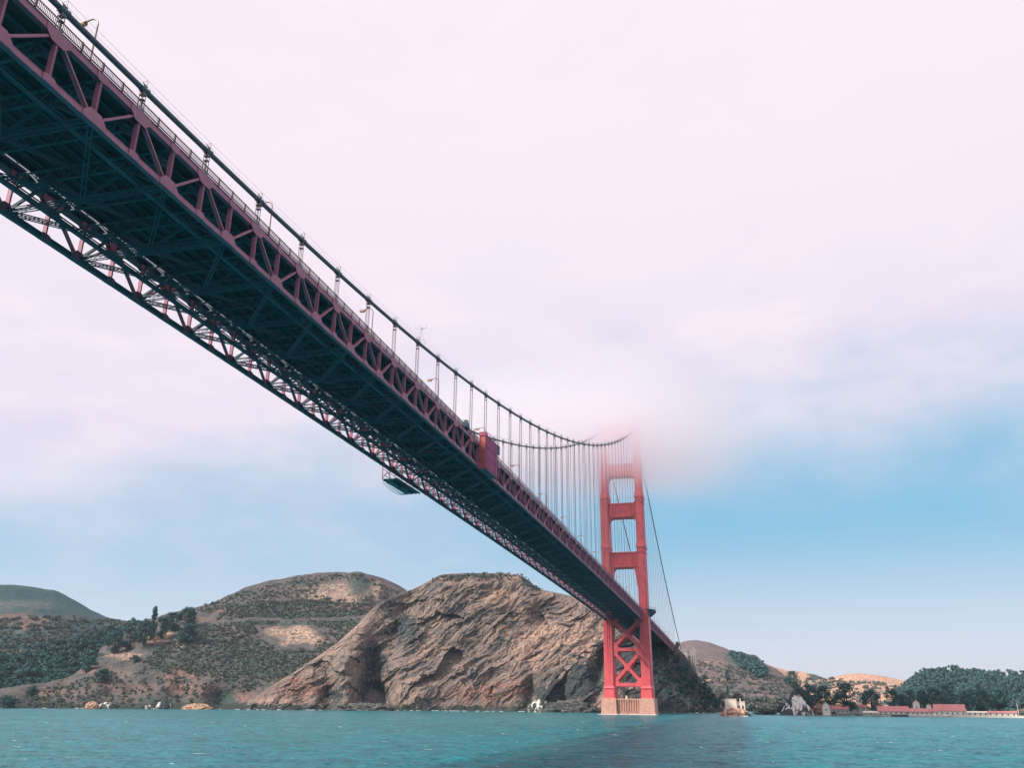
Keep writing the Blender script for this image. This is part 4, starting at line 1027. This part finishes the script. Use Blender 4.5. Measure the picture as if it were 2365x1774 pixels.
forest('scrub', 'dark green growth on the shadowed headland slope right of the tower', 'cliff', [(1505,1460),(1540,1490),(1600,1560),(1670,1625),(1690,1640),(1560,1630),(1510,1560)], 160, 6, 2.4, 8, .9, M['leaf'], 42, .3, 4)
forest('grass', 'tufts of scrub along the flat top edge of the cliff', 'cliff', [(980,1335),(1190,1320),(1260,1360),(1240,1366),(1180,1340),(1000,1345)], 200, 4, 1.8, 7, .6, M['bush'], 43, .2, 3)
# ------------------------------------------------------------------ buildings of the far harbour
def house(px0, px1, yroof, yeave, ybase, D, depth, label, wall='white2', roof='roof', cat='building', name='house', gable=False, wins=True, chim=False, on=None):
    a = at_dist((px0+px1)/2, ybase, D) if on is None else ground_at(on, (px0+px1)/2, ybase); D = math.hypot(a[0]-CP[0], a[1]-CP[1]); sc = D/FPX*1.03; w_ = (px1-px0)*sc; hw = (ybase-yeave)*sc; hr = (yeave-yroof)*sc
    yaw = math.atan2(a[0]-CP[0], a[1]-CP[1])
    r = empty(name, (a[0], a[1], a[2])); r.rotation_euler.z = -yaw; tag(r, label, cat)
    m_ = MB(); m_.box(-w_/2, w_/2, 0, depth, -2.5, hw)
    if gable: m_.prism([(-w_/2, hw), (w_/2, hw), (0, hw+hr*.96)], .05, depth-.05)
    else: m_.prismx([(0, hw), (depth, hw), (depth/2, hw+hr*.96)], -w_/2+.05, w_/2-.05)
    m_.build('wall', M[wall], r)
    m_ = MB(); t = .25
    if gable:
        for s in (-1, 1): m_.prism([(s*(w_/2+.4), hw-.15), (0, hw+hr), (0, hw+hr+t), (s*(w_/2+.4), hw-.15+t)], -.4, depth+.4)
    else:
        m_.prismx([(-.5, hw-.1), (depth/2, hw+hr), (depth/2, hw+hr+t), (-.5, hw-.1+t)], -w_/2-.3, w_/2+.3)
        m_.prismx([(depth+.5, hw-.1), (depth/2, hw+hr), (depth/2, hw+hr+t), (depth+.5, hw-.1+t)], -w_/2-.3, w_/2+.3)
    rf = m_.build('roof', M[roof], r)
    if chim:
        m_ = MB(); m_.box(w_*.2, w_*.2+.9, depth/2-.4, depth/2+.4, hw+hr-.4, hw+hr+1.1); m_.build('chimney', M['white2'], rf)
    if wins:
        n = max(1, int(w_/3.2)); wm = MB(); wm.box(-.45, .45, -.06, .0, 0, min(1.3, hw*.5)); wp = proto(wm, 'window', M['dark'])
        for i in range(n): inst(wp, r, (-w_/2+w_*(i+.5)/n, -.01, hw*.35))
    return r
house(1916, 1957, 1634.5, 1641, 1650, 782, 8, 'grey walled house with pink red roof in front of the biggest dark tree', wall='grey_concrete', chim=True)
house(1902, 1916, 1627, 1634, 1649, 780, 9, 'narrow cream gabled house at the left end of the harbour buildings', gable=True)
house(1982, 1994, 1611, 1616, 1626, 830, 7, 'small white gabled house high between two dark trees', gable=True)
house(1978, 2000, 1632, 1637, 1646, 795, 8, 'little pink roofed house between the dark trees near the quay', wall='white')
house(2000, 2034, 1646, 1648.5, 1653, 775, 6, 'low white shed on the quay left of the first long red roof', roof='white2')
house(2037, 2092, 1637, 1646.5, 1653, 772, 14, 'first long boat shed, pink red roof, left of the others')
house(2094, 2167, 1641.5, 1647.5, 1654, 772, 12, 'middle boat shed with the lowest red roof')
house(2168, 2222, 1634.5, 1646, 1655, 770, 16, 'largest boat shed with the tallest red roof at the right')
house(2222, 2232, 1643, 1647, 1655, 772, 10, 'short red roofed annex at the right end of the largest shed')
house(2112, 2124, 1623, 1629, 1643, 800, 8, 'tall cream house standing behind the middle red roof', gable=True)
house(2142, 2151, 1630, 1634, 1643, 800, 6, 'small white cottage behind the middle red roof', gable=True, wins=False)
house(2167, 2176, 1612, 1617, 1629, 860, 6, 'white house high among the trees above the largest shed', gable=True, on='right_wood')
house(2247, 2255, 1626, 1630, 1635, 880, 6, 'tiny white gabled house in the dark trees right of the sheds', gable=True, wins=False, on='right_wood')
house(2337, 2348, 1623, 1626, 1634, 900, 7, 'small tan house in the trees near the right edge', wins=False, on='right_wood')
house(2243, 2288, 1647.5, 1649.5, 1656, 765, 6, 'long low cream wall building right of the sheds', roof='white2')
house(2292, 2340, 1647.5, 1650, 1657, 762, 6, 'low cream and pink building on the quay near the right edge', roof='roof', wall='white')
p = at_dist(2353, 1652, 770); mt = empty('flagpole', tuple(p)); tag(mt, 'thin white mast on the bluff at the right edge', 'mast')
m_ = MB(); m_.tube([(0, 0, -1), (0, 0, 8)], [.22, .12], 8); m_.build('pole', M['white2'], mt)
m_ = MB(); m_.box(-1.1, 1.1, -.05, .05, 6.0, 6.15); m_.build('yardarm', M['white2'], mt)
# quay wall
def along(px0, px1, py, D, name, label, cat, m, depth, z0, z1):
    a, b = at_dist(px0, py, D), at_dist(px1, py, D); d = b-a; Ln = math.hypot(d[0], d[1]); o = empty(name, (a[0], a[1], 0)); o.rotation_euler.z = math.atan2(d[1], d[0]); tag(o, label, cat)
    return o, Ln
q, Ln = along(1995, 2370, 1656, 758, 'quay_wall', 'pale stone quay wall along the harbour waterline', 'wall', None, 2, 0, 2)
m_ = MB(); m_.box(0, Ln, 0, 2.0, -3, 1.3); m_.build('wall', M['white'], q); m_ = MB(); m_.box(0, Ln, -.15, 2.1, 1.3, 1.55); m_.build('coping', M['white2'], q)
q, Ln = along(1921, 2098, 1656, 738, 'jetty', 'long dark timber jetty in front of the harbour houses', 'jetty', None, 3, 0, 2)
m_ = MB(); m_.box(0, Ln, 0, 3.5, 1.1, 1.5); m_.build('deck', M['timber'], q)
m_ = MB(); m_.box(Ln*.78, Ln, -1.0, 4.5, -.5, 1.05); m_.box(0, 3.5, -1, 4.5, 1.5, 3.0); m_.build('pontoon', M['timber'], q)
m_ = MB()
for i in range(26):
    x = Ln*.78*i/26+.8
    for y in (.4, 3.1): m_.tube([(x, y, -3), (x, y, 1.1)], .22, 6)
m_.build('piling', M['timber'], q)
m_ = MB()
for i in range(30): m_.box(Ln*i/30-.05, Ln*i/30+.05, 0.1, .2, 1.5, 2.4)
m_.box(0, Ln, .12, .18, 2.35, 2.42); m_.build('railing', M['timber'], q)
# moored boats
def boat(px, D, L_, label):
    a = at_dist(px, 1656, D); r = empty('moored_boat', (a[0], a[1], 0)); r.rotation_euler.z = random.uniform(-.4, .4); tag(r, label, 'boat', 'boats moored along the quay')
    m_ = MB(); hw = L_*.16
    m_.add([(-L_/2, -hw*.8, .9), (-L_/2, hw*.8, .9), (0, hw, .9), (L_*.3, hw*.7, 1.0), (L_/2, 0, 1.2), (L_*.3, -hw*.7, 1.0), (0, -hw, .9),
            (-L_*.45, -hw*.5, -.3), (-L_*.45, hw*.5, -.3), (0, hw*.55, -.35), (L_*.27, hw*.3, -.3), (L_*.38, 0, -.2), (L_*.27, -hw*.3, -.3), (0, -hw*.55, -.35)],
           [(0, 1, 2, 3, 4, 5, 6)]+[(i, (i+1) % 7, (i+1) % 7+7, i+7) for i in range(7)]+[(7, 13, 12, 11, 10, 9, 8)])
    m_.build('hull', M['white2'], r)
    m_ = MB(); m_.prismx([(-hw*.6, .93), (hw*.6, .93), (hw*.5, 1.9), (-hw*.5, 1.9)], -L_*.2, L_*.15); m_.build('cabin', M['white'], r)
    m_ = MB(); m_.tube([(L_*.05, 0, 1.0), (L_*.05, 0, L_*1.1)], .07, 5); m_.build('mast', M['metal'], r)
for px, L_, lb in ((2108, 7, 'white boat moored in front of the left end of the middle shed'), (2132, 8, 'white boat moored in front of the middle of the middle shed'),
                   (2158, 7, 'white boat moored where the middle shed meets the largest shed'), (2186, 8, 'white boat moored before the left half of the largest shed'), (2026, 7, 'white boat moored off the low white shed by the jetty')):
    boat(px, 752, L_, lb)
# fog station on its rock
c = at_dist(1699, 1641, 656); fs = empty('fog_station', (c[0], c[1], 3.3)); yw = math.atan2(c[0]-CP[0], c[1]-CP[1]); fs.rotation_euler.z = -yw
tag(fs, 'weathered white flat roofed fog station building on the rock right of the tower', 'building')
m_ = MB(); m_.box(-7, 1.0, 0, 8, -3.4, 7.6); m_.box(1.0, 6.6, 1.2, 8, -3, 6.1); m_.box(-7.6, -6.2, -1.6, 2, -3.4, 1.2); m_.build('wall', M['white'], fs)
m_ = MB(); m_.box(-7.2, 1.2, -.2, 8.2, 7.6, 7.95); m_.box(1.2, 6.8, 1.0, 8.2, 6.1, 6.4); rf = m_.build('roof', M['white2'], fs)
m_ = MB(); m_.tube([(3.6, 3, 6.4), (3.6, 3, 7.8)], .35, 8); m_.tube([(3.6, 3, 7.8), (3.6, 3, 8.2)], .55, 8); m_.build('lantern', M['white2'], rf)
for x in (2.1, 4.6):
    m_ = MB(); m_.box(x-.1, x+.95, 1.1, 1.18, 1.2, 3.6); wdw = m_.build('window', M['dark'], fs)
    m_ = MB(); m_.box(x-.25, x+1.1, .95, 1.19, .95, 1.19); m_.build('sill', M['white2'], wdw)
m_ = MB(); m_.box(-7, 7.2, -1.4, -.0, -1.2, -.9)
for x in np.arange(-6.8, 7.2, 1.5): m_.box(x-.05, x+.05, -1.35, -1.25, -.9, .2)
m_.box(-7, 7.2, -1.36, -1.26, .2, .28); m_.build('terrace', M['white2'], fs)

# surf along the foot of the rocks
def surf():
    rg = np.random.default_rng(51); mb = MB()
    spots = []
    for key, n in (('cliff', 70), ('near_left', 50)):
        g = H[key]; P = g['P'][:g['nv']]; cols = rg.integers(5, P.shape[1]-5, n)
        for c in cols:
            zz = P[:, c, 2]; i = int(np.argmax(zz > 0.3)); spots.append(P[i, c])
    for x in np.linspace(-19, 20, 14): spots.append(np.array((x, -12.6, 0)))
    for k in range(6): spots.append(at_dist(1688+7*k, 1656, 645))
    for p in spots:
        d = p-CP; d /= math.hypot(d[0], d[1]); c = p[:2]-d[:2]*rg.uniform(.2, 2.0); L_ = rg.uniform(.5, 3.2); w_ = rg.uniform(.3, .9); N = 9
        t = np.array((-d[1], d[0])); f = np.array((d[0], d[1])); ring = []
        for a in np.linspace(0, 2*math.pi, N, endpoint=False):
            k = rg.uniform(.6, 1.2); q = c+t*math.cos(a)*L_*k+f*math.sin(a)*w_*k; ring.append((q[0], q[1], .10))
        top = [(c[0]+(x-c[0])*.6, c[1]+(y-c[1])*.6, .32) for x, y, z in ring]
        mb.add(ring+top, [(i, (i+1) % N, (i+1) % N+N, i+N) for i in range(N)]+[tuple(range(N, 2*N))])
    tag(mb.build('surf', M['foam']), 'thin white surf breaking at the foot of the rocks', kind='stuff')
M['foam'] = paint('white_foam', (0.78, 0.82, 0.84, 1), (0.6, 0.68, 0.7, 1), 0.8, 2)
surf()
# pedestrians on the near sidewalk
def person_mesh():
    me = bpy.data.meshes.new('person')
    V = [(0,0,.95),(0,0,1.2),(0,0,1.42),(0,.0,1.52),(0,.01,1.62),(0,.02,1.74), (.19,0,1.40),(.25,.02,1.12),(.23,.12,.88),(-.19,0,1.40),(-.25,.0,1.12),(-.22,.10,.88),
         (.10,0,.88),(.11,.05,.50),(.11,.0,.08),(.11,.14,.05),(-.10,0,.88),(-.11,-.04,.50),(-.11,-.12,.08),(-.11,.02,.05)]
    Eg = [(0,1),(1,2),(2,3),(3,4),(4,5),(2,6),(6,7),(7,8),(2,9),(9,10),(10,11),(0,12),(12,13),(13,14),(14,15),(0,16),(16,17),(17,18),(18,19)]
    rad = [.15,.15,.15,.06,.085,.09,.07,.05,.04,.07,.05,.04,.09,.065,.05,.04,.09,.065,.05,.04]
    me.from_pydata(V, Eg, []); me.materials.append(M['dark'])
    tmp = bpy.data.objects.new('tmp', me); COL.objects.link(tmp); tmp.modifiers.new('skin', 'SKIN'); bpy.context.view_layer.update()
    for i, r_ in enumerate(rad): me.skin_vertices[0].data[i].radius = (r_, r_*(.75 if i < 3 else 1))
    me.skin_vertices[0].data[0].use_root = True
    bpy.data.objects.remove(tmp)
    return me
pm = person_mesh()
PL = ['pedestrian in dark clothes at the left end of the group by the near railing', 'pedestrian second from the left in the group by the near railing', 'pedestrian in the middle of the group by the near railing',
      'pedestrian second from the right in the group by the near railing', 'pedestrian at the right end of the group by the near railing']
for Yp, lb in zip((-272, -267, -263.5, -258, -253), PL):
    o = bpy.data.objects.new('person', pm); COL.objects.link(o); md = o.modifiers.new('skin', 'SKIN'); o.modifiers.new('sub', 'SUBSURF').levels = 1
    o.location = (12.6, Yp, zc(Yp)+1.05); o.rotation_euler.z = random.choice((0, math.pi)); tag(o, lb, 'person', 'pedestrians on the bridge sidewalk')

# ------------------------------------------------------------------ fog round the tower top and the air
def volume_box(name, x0, x1, y0, y1, z0, z1, m, label):
    mb = MB(); mb.box(x0, x1, y0, y1, z0, z1); o = mb.build(name, m); tag(o, label, kind='stuff'); return o
fm = bpy.data.materials.new('sea_fog'); fm.use_nodes = True; nt = fm.node_tree; nt.nodes.clear(); h = NT(nt)
g = h.n('ShaderNodeNewGeometry').outputs['Position']
sp = h.n('ShaderNodeSeparateXYZ'); h.link(g, sp.inputs[0])
n1 = h.noise(g, 0.014, 4, 0.55)
zz = h.math('ADD', sp.outputs[2], h.math('MULTIPLY', h.math('SUBTRACT', n1, 0.5), 45.0))
zz = h.math('SUBTRACT', zz, h.math('MULTIPLY', sp.outputs[0], -0.06))
den = h.ramp(zz, 156, 204)
dx = h.math('DIVIDE', h.math('SUBTRACT', sp.outputs[0], -62.0), 188.0); dy = h.math('DIVIDE', h.math('SUBTRACT', sp.outputs[1], -35.0), 104.0)
rad = h.math('SQRT', h.math('ADD', h.math('MULTIPLY', dx, dx), h.math('MULTIPLY', dy, dy)))
edge = h.ramp(rad, 1.0, 0.45)
top = h.ramp(sp.outputs[2], 264, 222)
dens = h.math('MULTIPLY', h.math('MULTIPLY', den, edge), h.math('MULTIPLY', top, 0.050))
pv = h.n('ShaderNodeVolumePrincipled'); pv.inputs['Color'].default_value = (0.995, 0.975, 0.995, 1); h.link(dens, pv.inputs['Density']); pv.inputs['Anisotropy'].default_value = 0.72
vo = h.n('ShaderNodeOutputMaterial'); h.link(pv.outputs[0], vo.inputs['Volume'])
volume_box('fog_bank', -252, 128, -158, 88, 130, 284, fm, 'soft pale fog bank swallowing the top of the tower')
HAZE = 0.00004
hm = bpy.data.materials.new('sea_haze'); hm.use_nodes = True; nt = hm.node_tree; nt.nodes.clear(); h = NT(nt)
pv = h.n('ShaderNodeVolumePrincipled'); pv.inputs['Color'].default_value = (0.80, 0.90, 1.0, 1); pv.inputs['Density'].default_value = HAZE; pv.inputs['Anisotropy'].default_value = 0.2
vo = h.n('ShaderNodeOutputMaterial'); h.link(pv.outputs[0], vo.inputs['Volume'])
volume_box('haze', -4400, 4500, -5000, 3800, -13.5, 420, hm, 'thin bluish sea haze')
